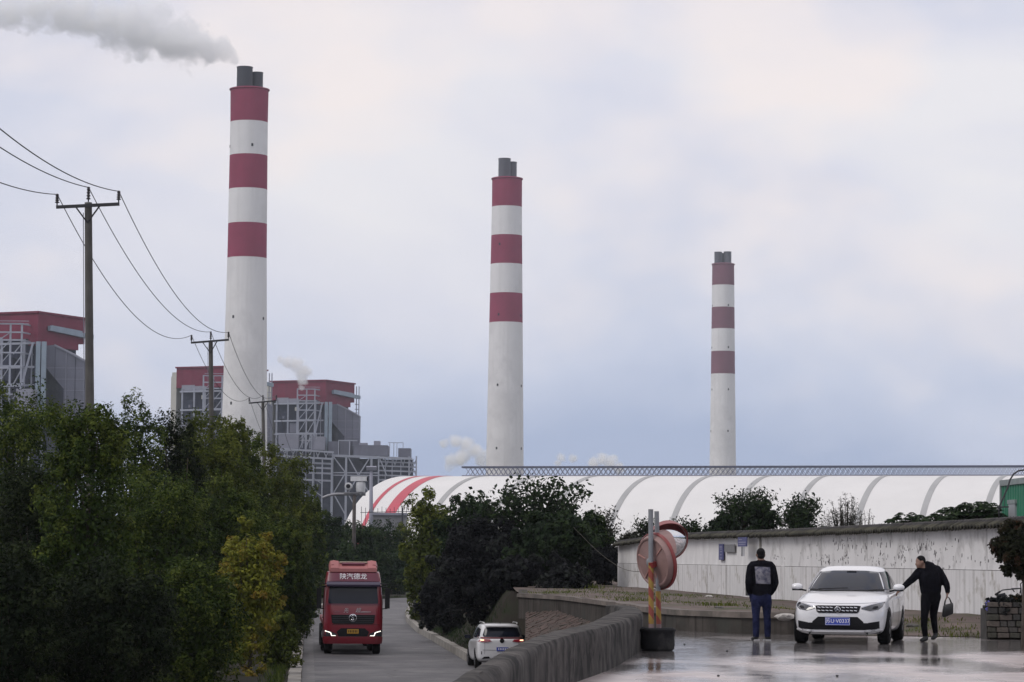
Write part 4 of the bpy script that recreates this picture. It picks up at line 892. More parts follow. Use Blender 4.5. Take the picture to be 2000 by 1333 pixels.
# ================================================================== UTILITY POLES AND LINES
M_pole = pmat('pole_concrete', (.115, .11, .105), .85, .2, 2, streak=.4, sscale=(5, 5, .3))
M_iron = pmat('black_iron', (.025, .025, .03), .6, .2, 3)
M_ins = pmat('brown_porcelain', (.035, .03, .035), .3, .2, 3)
def util_pole(label, top, base_px, armL, armR, insC, D, rt, rb):
    tp = PX(*top, D); bp_ = PX(base_px[0], base_px[1], D); dirn = (tp - bp_).normalized(); base = bp_ - dirn * ((bp_.z - LZ) / dirn.z); off_ = base
    root = thing('utility_pole', base, label, 'utility pole', 'concrete utility poles along the road')
    MB().tube([Vector((0, 0, -.3)), tp - base], [rb, rt], 14).build('pole', M_pole, root, smooth=40)
    a, b_ = PX(*armL, D - .18) - base, PX(*armR, D - .3) - base
    MB().bar(a, b_, .08, .09).build('crossarm', M_iron, root)
    m_ = MB(); md = (tp - base) - Vector((0, 0, .25)); m_.bar(a.lerp(b_, .3), md + Vector((0, -rt, -.35)), .035); m_.bar(a.lerp(b_, .7), md + Vector((0, -rt, -.35)), .035); m_.build('arm_brace', M_iron, root)
    ends = []
    up = (tp - base).normalized()
    tops = [a + Vector((.02, 0, .05)), tp - base + Vector((0, 0, .02)), b_ + Vector((-.02, 0, .05))]
    for p, h in zip(tops, (.34, .44, .34)):
        prof = [(.02, 0), (.02, .06)]
        for k in range(4): z = .07 + k * (h - .09) / 4; prof += [(.035, z), (.075 - .006 * k, z + .012), (.04, z + .045)]
        prof += [(.05, h - .02), (.02, h)]
        MB().lathe(prof, 12, c=p).build('insulator', M_ins, root, smooth=True); ends.append(base + p + Vector((0, 0, h - .02)))
    MB().tube([md + Vector((-rt - .03, -.02, -.05)), Vector((-rb - .03, -.02, 0))], .012, 5).build('ground_wire', M_clad2, root)
    return ends, root
e1, pole1 = util_pole('tallest concrete utility pole, nearest, at the far left of the row', (172.5, 396), (175.5, 790), (110, 405), (233, 399), None, 81, .105, .16)
e2, _ = util_pole('second utility pole, in front of the cream-sided boiler house', (411.5, 666), (413, 815), (373, 670), (447, 664), None, 137, .105, .15)
e3, _ = util_pole('third utility pole, just left of the middle boiler house', (513.5, 785), (515, 860), (486, 788), (540, 783), None, 192, .105, .15)
e4, _ = util_pole('smallest utility pole, only its arm showing above the trees by the pipe racks', (580, 893), (581, 960), (568, 897), (592, 894), None, 300, .10, .15)
MB().tube([Vector((.12, -.1, 5.2)), Vector((.34, -.1, 5.22))], .02, 6).build('step_bolt', M_iron, pole1)
def proj(p):
    d = p - CAM; z = d.dot(cF); return CX + FPX * d.dot(cR) / z, CY - FPX * d.dot(cU) / z
def wire_pts(a, b_, s, n=40): return [a.lerp(b_, i / n) - Vector((0, 0, 4 * s * (i / n) * (1 - i / n))) for i in range(n + 1)]
def wire(label, a, b_, sag, r_=.014):
    c = (a + b_) / 2; pts = wire_pts(a, b_, sag)
    return tag(MB().tube([p - c for p in pts], r_, 6).build('power_line', M_iron, None, smooth=True, loc=c), label, 'power line', 'overhead power lines')
nm = ('left', 'centre', 'right')
for i in range(3):
    tgt = (357, 288, 252)[i]; far_end = Vector((e1[i].x + 1.3, 24, e1[i].z + .3)); lo, hi = 0.0, 8.0
    for _ in range(30):
        s_ = (lo + hi) / 2; pr = [proj(p) for p in wire_pts(e1[i], far_end, s_, 200)]
        yv = next((a[1] + (b_[1] - a[1]) * (a[0]) / (a[0] - b_[0] + 1e-9) for a, b_ in zip(pr, pr[1:]) if a[0] >= 0 > b_[0]), 0)
        lo, hi = (s_, hi) if yv < tgt else (lo, s_)
    wire(f'power line leaving the picture at the left from the tallest pole\'s {nm[i]} insulator', e1[i], far_end, lo)
    wire(f'power line from the tallest pole\'s {nm[i]} insulator to the second pole', e1[i], e2[i], (1.5, 1.15, 1.15)[i])
    wire(f'power line from the second pole\'s {nm[i]} insulator to the third pole', e2[i], e3[i], 1.3)
    wire(f'power line from the third pole\'s {nm[i]} insulator down to the smallest pole', e3[i], e4[i], 1.9)
# ------------------------------------------------------------------ camera pole
M_galv = pmat('galvanised', (.30, .30, .32), .5, .15, 3, metal=.3)
M_cam = pmat('white_housing', (.55, .56, .58), .45, .1, 3)
D = 262; cp = PX(692, 1010, D); cp.z = ROADZ
rc = thing('camera_pole', cp, 'grey roadside pole with curved arm and two security cameras above the trees', 'camera pole')
q = lambda px, py, y=0: PX(px, py, D + y) - cp
MB().tube([Vector((0, 0, 0)), q(692, 980), q(692.5, 966)], [.2, .17, .17], 10).build('mast', pmat('mast_brown', (.12, .105, .10), .7, .2, 2), rc, smooth=True)
MB().tube([q(629, 973, -.5), q(640, 968.5, -.3), q(656, 965.5), q(680, 965.5), q(714, 966.5)], [.10, .12, .14, .14, .12], 10).build('arm', M_galv, rc, smooth=True)
MB().obox(q(693, 963), (1.0, 0, 0), (0, .3, 0), (0, 0, .06)).build('bracket', M_galv, rc)
bc = MB(); bc.lathe([(.30, -.75), (.34, -.70), (.34, .5), (.28, .55)], 14, c=(0, 0, 0), axis='y'); o = bc.build('bullet_camera', M_cam, rc, smooth=40, loc=q(681, 950.5)); 
MB().lathe([(.2, -.80), (.2, -.752)], 14, axis='y').build('lens', M_hole, o, smooth=40)
MB().bar((0, 0, -.3), (0, 0, -.62), .14).build('stem', M_galv, o)
pz = MB(); pz.lathe([(.25, -.55), (.42, -.45), (.46, 0), (.42, .42), (.2, .5)], 16); o = pz.build('pan_head', M_cam, rc, smooth=35, loc=q(704.5, 951.5))
MB().obox((-.15, -.1, .75), (.75, -.1, 0), (.04, .26, 0), (0, 0, .22)).build('zoom_camera', M_cam, o)
MB().lathe([(.2, 0), (.2, .09)], 14, c=(.58, -.2, .75), axis='x').build('lens', M_hole, o, smooth=40)
MB().tube([(0, 0, -.45), (0, 0, -.72)], .15, 8).build('stem', M_cam, o, smooth=40)
# ================================================================== TRAFFIC MIRRORS ON A POST
tp = GX(1282, 1272, 0); tp.z = 0; Dm = tp.y
tm_ = thing('traffic_mirror', tp, 'pair of faded orange convex traffic mirrors on striped posts in a tyre base', 'traffic mirror')
q = lambda px, py, y=0: PX(px, py, Dm + y) - tp
M_post = pmat('painted_post', (.20, .21, .23), .6, .2, 4)
M_stripeY = None
sm = bpy.data.materials.new('chevron_tape'); sm.use_nodes = True; t = sm.node_tree; b = t.nodes['Principled BSDF']; co = t.nodes.new('ShaderNodeTexCoord'); sx = t.nodes.new('ShaderNodeSeparateXYZ'); t.links.new(co.outputs['Object'], sx.inputs[0])
ab = t.nodes.new('ShaderNodeMath'); ab.operation = 'MULTIPLY_ADD'; t.links.new(sx.outputs[0], ab.inputs[0]); ab.inputs[1].default_value = 1.3; t.links.new(sx.outputs[2], ab.inputs[2])
ml = t.nodes.new('ShaderNodeMath'); ml.operation = 'MULTIPLY'; ml.inputs[1].default_value = 3.3; t.links.new(ab.outputs[0], ml.inputs[0])
fr = t.nodes.new('ShaderNodeMath'); fr.operation = 'FRACT'; t.links.new(ml.outputs[0], fr.inputs[0]); gt_ = t.nodes.new('ShaderNodeMath'); gt_.operation = 'GREATER_THAN'; gt_.inputs[1].default_value = .5; t.links.new(fr.outputs[0], gt_.inputs[0])
mxn = t.nodes.new('ShaderNodeMix'); mxn.data_type = 'RGBA'; t.links.new(gt_.outputs[0], mxn.inputs[0]); mxn.inputs[6].default_value = (.27, .165, .03, 1); mxn.inputs[7].default_value = (.22, .045, .03, 1); t.links.new(mxn.outputs[2], b.inputs['Base Color']); b.inputs['Roughness'].default_value = .55
for (pxb, pxt, pyt, yo) in ((1272, 1271, 995, 0), (1287, 1282.5, 999, .16)):
    r_ = .042 if yo == 0 else .04
    lo_, hi_ = q(pxb, 1232, yo), q(pxt, pyt, yo); a = lo_.lerp(hi_, .055); b_ = lo_.lerp(hi_, .56)
    MB().tube([lo_ - Vector((0, 0, .1)), a], r_ + .002, 12).build('post_foot', pmat('faded_pink_paint', (.22, .16, .17), .7, .2, 5), tm_, smooth=40)
    MB().tube([a, b_ if yo == 0 else lo_.lerp(hi_, .33)], r_ + .003, 12).build('striped_sleeve', sm, tm_, smooth=40)
    MB().tube([b_ if yo == 0 else lo_.lerp(hi_, .33), hi_], r_, 12).build('post', M_post, tm_, smooth=40)
M_back = pmat('faded_orange_plastic', (.25, .155, .145), .55, .12, 3, streak=.3, streakcol=(.17, .11, .10), sscale=(8, 8, .8))
M_rimr = pmat('red_rim', (.20, .03, .03), .4, .15, 3)
M_mir = pmat('mirror_face', (.75, .76, .78), .06, .03, 2, metal=1.0)
def disc_mirror(cpx, cpy, yo, rad, nrm, roll, name):
    # nrm: the direction the mirror face looks
    c = q(cpx, cpy, yo); nrm = Vector(nrm).normalized(); upv = (Vector((0, 0, 1)) - nrm * nrm.z).normalized(); sd = upv.cross(nrm)
    Mx = Matrix((sd, upv, nrm)).transposed().to_4x4(); Mx.translation = c
    body = MB().lathe([(.02, -.10), (rad * .35, -.10), (rad * .42, -.085), (rad * .80, -.075), (rad * .84, -.09), (rad * .89, -.09), (rad * .93, -.06), (rad, .02), (rad * 1.0, .05), (rad * .95, .055)], 48).build(name, M_back, tm_, smooth=30); body.matrix_local = Mx
    MB().lathe([(rad * 1.0, -.012), (rad * 1.035, 0), (rad * 1.035, .05), (rad * .99, .058)], 48, cap=False).build('rim', M_rimr, body, smooth=30)
    MB().lathe([(rad * .94, .052), (rad * .8, .10), (rad * .55, .155), (rad * .28, .185), (.001, .195)], 48, cap=False).build('mirror_face', M_mir, body, smooth=True)
    vz = MB(); n_ = 24
    for i in range(n_ + 1):
        an = R(15) + R(150) * i / n_; dep = .05 + .17 * math.sin(math.pi * i / n_)
        for rr, zz in ((rad * 1.03, .03), (rad * 1.05, .03 + dep), (rad * 1.02, .03 + dep), (rad * 1.0, .03)): vz.v.append((math.cos(an) * rr, math.sin(an) * rr, zz))
    vz.f = [(4 * i + k, 4 * i + (k + 1) % 4, 4 * (i + 1) + (k + 1) % 4, 4 * (i + 1) + k) for i in range(n_) for k in range(4)]; vz.build('visor', M_back if name == 'lower_mirror' else M_rimr, body, smooth=30)
    rb_ = MB()
    for an in (.35, 2.45, 4.5, 5.5): rb_.bar((math.cos(an) * rad * .38, math.sin(an) * rad * .38, -.09), (math.cos(an) * rad * .80, math.sin(an) * rad * .80, -.08), .02, .02)
    rb_.build('stiffening_ribs', pmat('rib_orange', (.36, .19, .17), .6, .1, 3), body)  # ribs in a brighter, redder orange than the disc's back
    MB().lathe([(.05, -.17), (.085, -.15), (.085, -.095)], 16).build('boss', M_post, body, smooth=40)
    return body
disc_mirror(1282, 1097, .20, .47, (.80, .56, .20), 0, 'lower_mirror')
disc_mirror(1304, 1055, .62, .33, (.12, -.93, -.22), 0, 'upper_mirror')
MB().bar(q(1271, 1105, -.05), q(1284, 1099, .12), .07, .09).build('clamp', M_rimr, tm_)
# tyre base
M_rub = pmat('black_rubber', (.016, .016, .018), .8, .3, 4, spec=.15, bump=.2, grime=(.04, .038, .038), gscale=3)
tr_ = thing('tyre_base', tp + Vector((.03, .15, 0)), 'stack of old tyres filled with concrete holding the mirror posts', 'tyre')
for z in (0.0,):
    MB().lathe([(.18, z + .01), (.24, z), (.275, z + .03), (.285, z + .10), (.28, z + .22), (.285, z + .30), (.30, z + .325), (.30, z + .36), (.27, z + .385), (.22, z + .375), (.18, z + .36)], 36).build('tyre', M_rub, tr_, smooth=35)
MB().lathe([(.001, .355), (.16, .35), (.18, .33), (.18, .05)], 24, cap=False).build('concrete_fill', M_conc, tr_, smooth=35)
st_ = tag(MB().lathe([(.07, -.06), (.15, -.07), (.185, -.04), (.19, 0), (.185, .04), (.15, .07), (.07, .06)], 28, axis='x').build('small_tyre', M_rub, None, smooth=35, loc=GX(1259, 1268, 0) + Vector((0, 0, .19))), 'small tyre standing against the mirror post\'s tyre base', 'tyre'); st_.rotation_euler = (0, R(8), R(75))
# thin yellowish cable from the shrubs to the mirror post
cb = [PX(1120, 1030, 100), PX(1165, 1075, 85), PX(1205, 1105, 70), PX(1235, 1116, 56), q(1268, 1114, .05) + tp]
cb = [Vector(p) for p in cr([tuple(p) for p in cb], 6)]; c0 = cb[0].copy()
tag(MB().tube([p - c0 for p in cb], .006, 5).build('cable', pmat('dirty_cable', (.05, .045, .03), .7, .1), None, smooth=True, loc=c0), 'thin dirty yellow cable sagging from the shrubs to the mirror post', 'cable')
# ================================================================== THINGS AT THE WHITE WALL
M_sblue = pmat('sign_blue', (.07, .075, .19), .5, .15, 4); M_sgrey = pmat('sign_grey', (.19, .19, .20), .6, .15, 6); M_swhite = pmat('sign_print', (.33, .33, .45), .6, .2, 10)
def wall_sign(name, x0, y0, x1, y1, mat, label, out_=.07, pr=None):
    c = wpt((x0 + x1) / 2, (y0 + y1) / 2); d = wpt(x1, y1) - wpt(x0, y1); ang = math.atan2(d.y, d.x); wd = Vector((d.x, d.y)).length; ht = (wpt(x0, y0) - wpt(x0, y1)).z
    nrm = Vector((math.sin(ang), -math.cos(ang), 0)); root = thing(name, c + nrm * out_, label, 'sign', None, ang)
    MB().box((-wd / 2, -.012, -ht / 2), (wd / 2, .02, ht / 2)).build('board', mat, root)
    for (a, b_, c_, d_) in pr or ():
        MB().box((wd * (a - .5), -.016, ht * (b_ - .5)), (wd * (c_ - .5), -.0125, ht * (d_ - .5))).build('print', M_swhite, root)
    return root, wd, ht
wall_sign('blue_sign', 1408.5, 1063, 1417, 1094, M_sblue, 'narrow upright dark blue sign on the white wall', pr=[(.2, .78, .8, .84), (.25, .1, .75, .14), (.3, .3, .7, .34), (.3, .5, .7, .54), (.25, .66, .75, .70)])
wall_sign('grey_sign', 1419.5, 1064, 1439, 1079, M_sgrey, 'small grey rectangular board right of the narrow blue sign')
s_, wd, ht = wall_sign('blue_box_sign', 1463, 1050, 1480, 1068, M_sblue, 'blue square sign on a post above the standing man\'s head', out_=.35, pr=[(.08, .42, .92, .5), (.08, .2, .9, .26), (.1, .72, .5, .78)])
MB().box((-.14, -.01, -ht / 2 - .3), (-.08, .03, -ht / 2 - .005)).build('leg', M_galv, s_)
MB().box((.1, -.01, -ht / 2 - .3), (.2, .03, -ht / 2 - .005)).build('leg', M_cam, s_)
p0 = wpt(1484, 1185); rp_ = thing('downpipe', p0 + Vector((0, -.2, 0)), 'grey rusty downpipe on the wall beside the blue square sign', 'pipe')
MB().tube([(0, 0, -.05), (0, 0, wpt(1484, 1046).z - p0.z), (.02, .1, wpt(1484, 1044).z - p0.z + .08)], .05, 10).build('pipe', pmat('rusty_pipe', (.23, .22, .20), .6, .3, 5, streak=.5, streakcol=(.10, .06, .04), sscale=(9, 9, .6)), rp_, smooth=40)
for py in (1075, 1110, 1150): MB().obox((0, 0, wpt(1484, py).z - p0.z), (.065, 0, 0), (0, .065, 0), (0, 0, .025)).build('bracket', M_iron, rp_)
p0 = wpt(1460, 1176); p0.y -= .5; p0.z = .43
mb_ = thing('meter_box', p0, 'small dark box standing at the wall foot behind the standing man', 'box')
MB().box((-.10, -.1, -.02), (.10, .1, .27)).build('case', pmat('box_dark', (.06, .06, .06), .6, .2), mb_); MB().box((-.085, -.11, .03), (.085, -.1, .24)).build('lid', pmat('box_lid', (.09, .09, .085), .6, .2), mb_)
# loose white plank leaning at a panel joint
p0 = wpt(1528, 1182); tag(MB().obox((0, 0, .55), (.05, 0, 0), (0, .02, .02), (.005, .09, .62)).build('plank', pmat('plank_white', (.58, .57, .57), .7, .1), None, loc=p0 + Vector((0, -.22, 0))), 'pale plank leaning upright on the wall right of the standing man', 'plank')
# bits of rubble on the terrace
for i, (px, py, s_, lb) in enumerate(((1533, 1207, .13, 'pale broken block lying behind the standing man\'s knees'), (1404, 1190, .07, 'small stone on the terrace left of the standing man'), (1385, 1166, .08, 'dark lump by the wall foot right of the mirror'), (1782, 1209, .09, 'pale stone at the wall foot behind the white car'))):
    p = GX(px, py, .42 if px < 1600 else .31); p.z = terr_z(p.x, p.y); bm = bmesh.new(); bmesh.ops.create_icosphere(bm, subdivisions=2, radius=s_)
    rg = random.Random(i)
    for v in bm.verts: v.co = Vector((v.co.x * 1.5, v.co.y, v.co.z * .55)) * rg.uniform(.8, 1.15)
    me = bpy.data.meshes.new('rubble_stone'); bm.to_mesh(me); bm.free(); tag(link('rubble_stone', me, pmat('rubble%d' % (i % 2), ((.42, .40, .38), (.10, .095, .09))[i in (1, 2)], .9, .3, 8), None, loc=p + Vector((0, 0, s_ * .3))), lb, 'stone')
# small dark stones on the wet yard
for i, (px, py, lb) in enumerate(((1337, 1260, 'black pebble on the wet yard right of the tyre base'), (1403, 1322, 'black pebble at the bottom edge of the yard, leftmost'), (1635, 1322, 'black pebble at the bottom edge below the white car'), (1834, 1289, 'black pebble on the yard below the man with the bag'), (1420, 1273, 'small dark leaf in the puddle left of the standing man\'s reflection'))):
    p = GX(px, py, 0); bm = bmesh.new(); bmesh.ops.create_icosphere(bm, subdivisions=1, radius=.022); 
    for v in bm.verts: v.co.z *= .7
    me = bpy.data.meshes.new('pebble'); bm.to_mesh(me); bm.free(); tag(link('pebble', me, M_iron, None, loc=p + Vector((0, 0, .012))), lb, 'pebble', 'pebbles on the yard')
# ------------------------------------------------------------------ green container
M_green = pmat('container_green', (.02, .16, .09), .5, .15, 2, streak=.3, streakcol=(.015, .09, .06), sscale=(3, 3, .3)); M_frame = pmat('container_frame', (.22, .25, .25), .6, .2, 3)
pa, pb = PX(1952, 940, 69), PX(2075, 922, 62.5); zt = (pa.z + pb.z) / 2; pa.z = pb.z = 0; d = (pb - pa); Lc = d.length; ang = math.atan2(d.y, d.x)
gc = thing('shipping_container', Vector((pa.x, pa.y, zt - 2.6)), 'green corrugated container showing above the wall at the right edge', 'container', None, ang)
m_ = MB(); nx = int(Lc / .28); pr = []
for i in range(nx):
    x = .12 + i * (Lc - .24) / nx; w_ = (Lc - .24) / nx; pr += [(x, 0), (x + w_ * .3, 0), (x + w_ * .5, .045), (x + w_ * .8, .045)]
pr.append((Lc - .12, 0))
m_.v = [(x, y + .03, z) for z in (.12, 2.46) for x, y in pr]; n_ = len(pr); m_.f = [(i, i + 1, n_ + i + 1, n_ + i) for i in range(n_ - 1)]
m_.build('corrugated_side', M_green, gc, fix=False)
MB().box((.02, .1, .05), (Lc - .02, 2.4, 2.52)).build('box', M_green, gc)
for a, b_ in (((0, 0, 2.46), (Lc, .1, 2.6)), ((0, 0, 0), (Lc, .1, .12))): MB().box(a, b_).build('rail', M_frame, gc)
for x in (0, Lc - .12): MB().box((x, -.002, .121), (x + .12, .1, 2.459)).build('corner_post', M_frame, gc)
MB().box((1.05, -.015, .9), (1.75, .03, 2.0)).build('window', pmat('container_window', (.32, .33, .35), .3, .1), gc)
MB().box((1.0, -.03, 2.002), (1.8, .03, 2.1)).build('window_hood', M_frame, gc)
# bent black pipe rising over the wall
D = 60.5; p0 = PX(1951, 991, D)
bk = thing('bent_pipe', p0, 'thin black bent pipe curving up over the wall before the green container', 'pipe'); q = lambda px, py: PX(px, py, D) - p0
MB().tube([q(1951, 1012), q(1951, 991), q(1958, 976), q(1968, 953), q(1973, 937), q(1980, 926), q(1989, 920), q(2010, 917)], .018, 8).build('pipe', M_iron, bk, smooth=True)
MB().bar(q(1948, 991), q(1970, 990.5), .03).build('bracket', M_iron, bk); MB().tube([q(1962, 990), q(1963, 965)], .008, 5).build('strut', M_iron, bk)
# ------------------------------------------------------------------ brick planter and bicycle at the right edge
pp = GX(1978, 1250, 0.0); pl = thing('brick_planter', pp, 'low rough stone-block planter with dark flowering shrubs at the right edge', 'planter')
M_brk = [pmat('planter_stone%d' % i, c, .9, .3, 4, bump=.4) for i, c in enumerate(((.075, .07, .065), (.05, .048, .046), (.10, .085, .075), (.06, .058, .048)))]
bm = bmesh.new(); bmesh.ops.create_cube(bm, size=1); bmesh.ops.bevel(bm, geom=bm.edges[:], offset=.09, segments=1, affect='EDGES'); bks = []
for mt in M_brk: me = bpy.data.meshes.new('stone_block'); bm.to_mesh(me); me.materials.append(mt); bks.append(me)
bm.free()
rg = random.Random(3); z = 0.03
for row in range(6):
    hgt = rg.uniform(.105, .135); x = -.50 + rg.uniform(-.03, .03)
    while x < .9:
        wd = rg.uniform(.13, .27); o = bpy.data.objects.new('stone_block', rg.choice(bks)); C.objects.link(o); o.parent = pl
        o.scale = (wd - .015, .18, hgt - .014); o.location = (x + wd / 2, rg.uniform(-.02, .02), z + hgt / 2); o.rotation_euler = (0, rg.uniform(-.03, .03), rg.uniform(-.05, .05)); x += wd
    z += hgt
MB().box((-.45, .02, 0), (.95, .85, .66)).build('fill', M_soil, pl)
MB().box((-.49, .10, 0), (-.42, .85, .60)).build('side_wall', M_brk[1], pl)
for (px, py, w_, nm_, lb, pal, sd) in ((1956, 1164, 66, 'flowering_shrub', 'dark purplish shrub growing in the stone planter, left', 'purple', 701), (1992, 1160, 60, 'flowering_shrub', 'dark reddish shrub growing in the stone planter, at the edge', 'red', 702)):
    root = tree(nm_, lb, 'shrub', px, py, w_, pp.y + .15, .50, pal, .05, 5200, sd, None, full=1, low=.02, clumps=22)
fp = PX(1928, 1188, pp.y - .05); fl_ = thing('blue_flower', Vector((fp.x, fp.y, .55)), 'small blue flower beside the planter\'s left corner', 'flower'); rg = random.Random(5)
m_ = MB()
for i in range(9): a = rg.uniform(0, 6.28); m_.ball((.05 * math.cos(a) * rg.random(), .02 * math.sin(a), .12 + rg.uniform(-.09, .09)), (.016, .016, .016), 6, 4)
m_.build('petals', pmat('petal_blue', (.10, .09, .38), .6, .2), fl_, smooth=True); m_ = MB()
for i in range(4): m_.tube([(rg.uniform(-.02, .02), .05, -.5), (rg.uniform(-.05, .05), .02, .0), (rg.uniform(-.05, .05), 0, .12)], .004, 5)
m_.build('stalks', M_twig, fl_)
bp0 = PX(1990, 1200, pp.y + 1.25); bp0.z = terr_z(bp0.x, bp0.y)
bi = thing('bicycle', bp0, 'black bicycle parked behind the planter, only its handlebar showing', 'bicycle'); q = lambda px, py, y=0: PX(px, py, pp.y + 1.25 + y) - bp0
for x in (-.05, 1.0):
    wv = MB(); wv.tube([(x + .32 * math.cos(a), 0, .33 + .32 * math.sin(a)) for a in np.linspace(0, 2 * math.pi, 33)], .018, 8, cap=False); wv.build('wheel', M_rub, bi, smooth=True)
    sp2 = MB()
    for a in np.linspace(0, 2 * math.pi, 17)[:-1]: sp2.bar((x, 0, .33), (x + .31 * math.cos(a), 0, .33 + .31 * math.sin(a)), .004)
    sp2.build('spokes', M_galv, bi)
fm_ = MB()
for a, b_ in (((-.05, 0, .33), (.05, 0, .80)), ((.07, 0, .75), (.62, 0, .72)), ((.07, 0, .66), (.5, 0, .30)), ((.62, 0, .85), (.5, 0, .30)), ((.5, 0, .30), (1.0, 0, .33)), ((.62, 0, .70), (1.0, 0, .33))): fm_.tube([a, b_], .016, 8)
fm_.build('frame', M_iron, bi, smooth=True)
MB().ball((.66, 0, .90), (.14, .07, .035)).build('saddle', M_iron, bi, smooth=True)
hb = MB(); hb.tube([(.05, 0, .80), (.05, 0, .98), q(1966, 1152, -.1), q(1958, 1153, -.2), q(1951, 1157, -.3), q(1946, 1161, -.34)], .013, 8); hb.tube([(.05, 0, .98), q(1976, 1150, .1), q(1981, 1156, .2)], .013, 8); hb.tube([q(1992, 1160), q(1994, 1150), q(1993, 1141), q(1997, 1137), q(2006, 1137)], .012, 8); hb.build('handlebar', M_iron, bi, smooth=True)
MB().tube([q(1953, 1156, -.3), q(1944, 1162, -.36)], .022, 8).build('grip', M_rub, bi, smooth=True)
MB().obox(q(1955, 1163, -.25), (.09, 0, .02), (0, .03, 0), (-.01, 0, .03)).build('brake_lever', M_iron, bi)
# ================================================================== VEHICLES
def se_ring(hx, y0, y1, z, n=40, p=4.0):
    out = []; cy_, hy = (y0 + y1) / 2, (y1 - y0) / 2
    for k in range(n):
        a = 2 * math.pi * k / n; c, s = math.cos(a), math.sin(a); out.append((hx * math.copysign(abs(c) ** (2 / p), c), cy_ + hy * math.copysign(abs(s) ** (2 / p), s), z))
    return out
def loft(rings, closed_caps=True):
    m_ = MB(); n = len(rings[0])
    for r_ in rings: m_.v += [tuple(p) for p in r_]
    m_.f = [(i * n + k, i * n + (k + 1) % n, (i + 1) * n + (k + 1) % n, (i + 1) * n + k) for i in range(len(rings) - 1) for k in range(n)]
    m_.f += [tuple(range(n))[::-1], tuple((len(rings) - 1) * n + k for k in range(n))]
    return m_
def section(w_, zb, zs, zt, y, mid=None):
    h = [(0, zb), (w_ * .80, zb), (w_ * .95, zb + .05), (w_, zb + (zs - zb) * .45), (w_ * .992, zs - .10), (w_ * .955, zs - .015), (w_ * .87, zs + .35 * (zt - zs)), (w_ * .62, zt - .10 * (zt - zs)), (w_ * .3, zt), (0, zt)]
    return [(x, y, z) for x, z in h] + [(-x, y, z) for x, z in h[-2:0:-1]]
def car_shell(stations, rings, wheels, wr, parent, mat, gp=4.0):
    o = loft([section(*s) for s in stations]).build('body', mat, parent); md = o.modifiers.new('s', 'SUBSURF'); md.levels = 2; md.render_levels = 2
    cut = []
    for (x, y) in wheels:
        c = MB().lathe([(wr + .045, -.2), (wr + .045, .4)], 32, c=(0, 0, 0), axis='x').build('cut', None); c.location = (math.copysign(.62, x) if x > 0 else -.62, y, wr + .01); c.rotation_euler = (0, 0, math.pi if x < 0 else 0); cut.append(c)
        b_ = o.modifiers.new('b', 'BOOLEAN'); b_.object = c; b_.operation = 'DIFFERENCE'; b_.solver = 'EXACT'
    bpy.context.view_layer.update(); pr = o.parent; o.parent = None; bpy.context.view_layer.update(); me = evalmesh(o); o.modifiers.clear(); o.data = me; o.parent = pr
    for c in cut: bpy.data.objects.remove(c, do_unlink=True)
    me.polygons.foreach_set('use_smooth', [True] * len(me.polygons)); me.set_sharp_from_angle(angle=R(38))
    g = loft([se_ring(*r_, p=gp) for r_ in rings]).build('cabin', mat, parent); md = g.modifiers.new('s', 'SUBSURF'); md.levels = 1; md.render_levels = 1
    g.parent = None; bpy.context.view_layer.update(); me2 = evalmesh(g); g.modifiers.clear(); g.data = me2; g.parent = parent
    me2.polygons.foreach_set('use_smooth', [True] * len(me2.polygons))
    def bvh(me): return BVHTree.FromPolygons([v.co.copy() for v in me.vertices], [tuple(p.vertices) for p in me.polygons])
    return o, g, bvh(me), bvh(me2)
def decal(name, poly, axis, sign, bvh, mat, parent, out_=.008, cell=.05, back=.012, smooth=True):
    """a fitted panel: polygon given in the plane seen along an axis, laid on the body surface"""
    bm = bmesh.new(); f = bm.faces.new([bm.verts.new((u, v, 0)) for u, v in poly]); us, vs = [p[0] for p in poly], [p[1] for p in poly]
    for k in range(int((max(us) - min(us)) / cell)):
        bmesh.ops.bisect_plane(bm, geom=bm.verts[:] + bm.edges[:] + bm.faces[:], plane_co=(min(us) + (k + 1) * cell, 0, 0), plane_no=(1, 0, 0))
    for k in range(int((max(vs) - min(vs)) / cell)):
        bmesh.ops.bisect_plane(bm, geom=bm.verts[:] + bm.edges[:] + bm.faces[:], plane_co=(0, min(vs) + (k + 1) * cell, 0), plane_no=(0, 1, 0))
    pos = {}; last = None
    d = Vector((0, -sign, 0)) if axis == 'y' else Vector((-sign, 0, 0))
    for v in bm.verts:
        o_ = Vector((v.co.x, sign * 30, v.co.y)) if axis == 'y' else Vector((sign * 30, v.co.x, v.co.y))
        hit = bvh.ray_cast(o_, d)
        if hit[0] is None:
            hit = bvh.find_nearest(Vector((v.co.x, 0 if sign < 0 else 4.6, v.co.y)) if axis == 'y' else Vector((sign * .9, v.co.x, v.co.y)))
        n_ = hit[1]; n_ = n_ if n_.dot(d) < 0 else -n_
        pos[v] = (hit[0] + n_ * out_ * .6 - d * out_ * .6, hit[0] + d * back)
    m_ = MB(); vl = list(bm.verts); ix = {v: i for i, v in enumerate(vl)}; nV = len(vl)
    m_.v = [tuple(pos[v][0]) for v in vl] + [tuple(pos[v][1]) for v in vl]
    m_.f = [tuple(ix[v] for v in f.verts) for f in bm.faces]
    for e_ in bm.edges:
        if len(e_.link_faces) == 1: a, b_ = e_.verts; m_.f.append((ix[a], ix[b_], nV + ix[b_], nV + ix[a]))
    bm.free(); o = m_.build(name, mat, parent); me = o.data; me.polygons.foreach_set('use_smooth', [True] * len(me.polygons)); me.set_sharp_from_angle(angle=R(45)); return o
M_wpaint = pmat('white_car_paint', (.68, .68, .70), .28, .02, 1, coat=.8)
M_glass = pmat('car_glass', (.007, .010, .020), .03, .05, 1, spec=.28, coat=0)
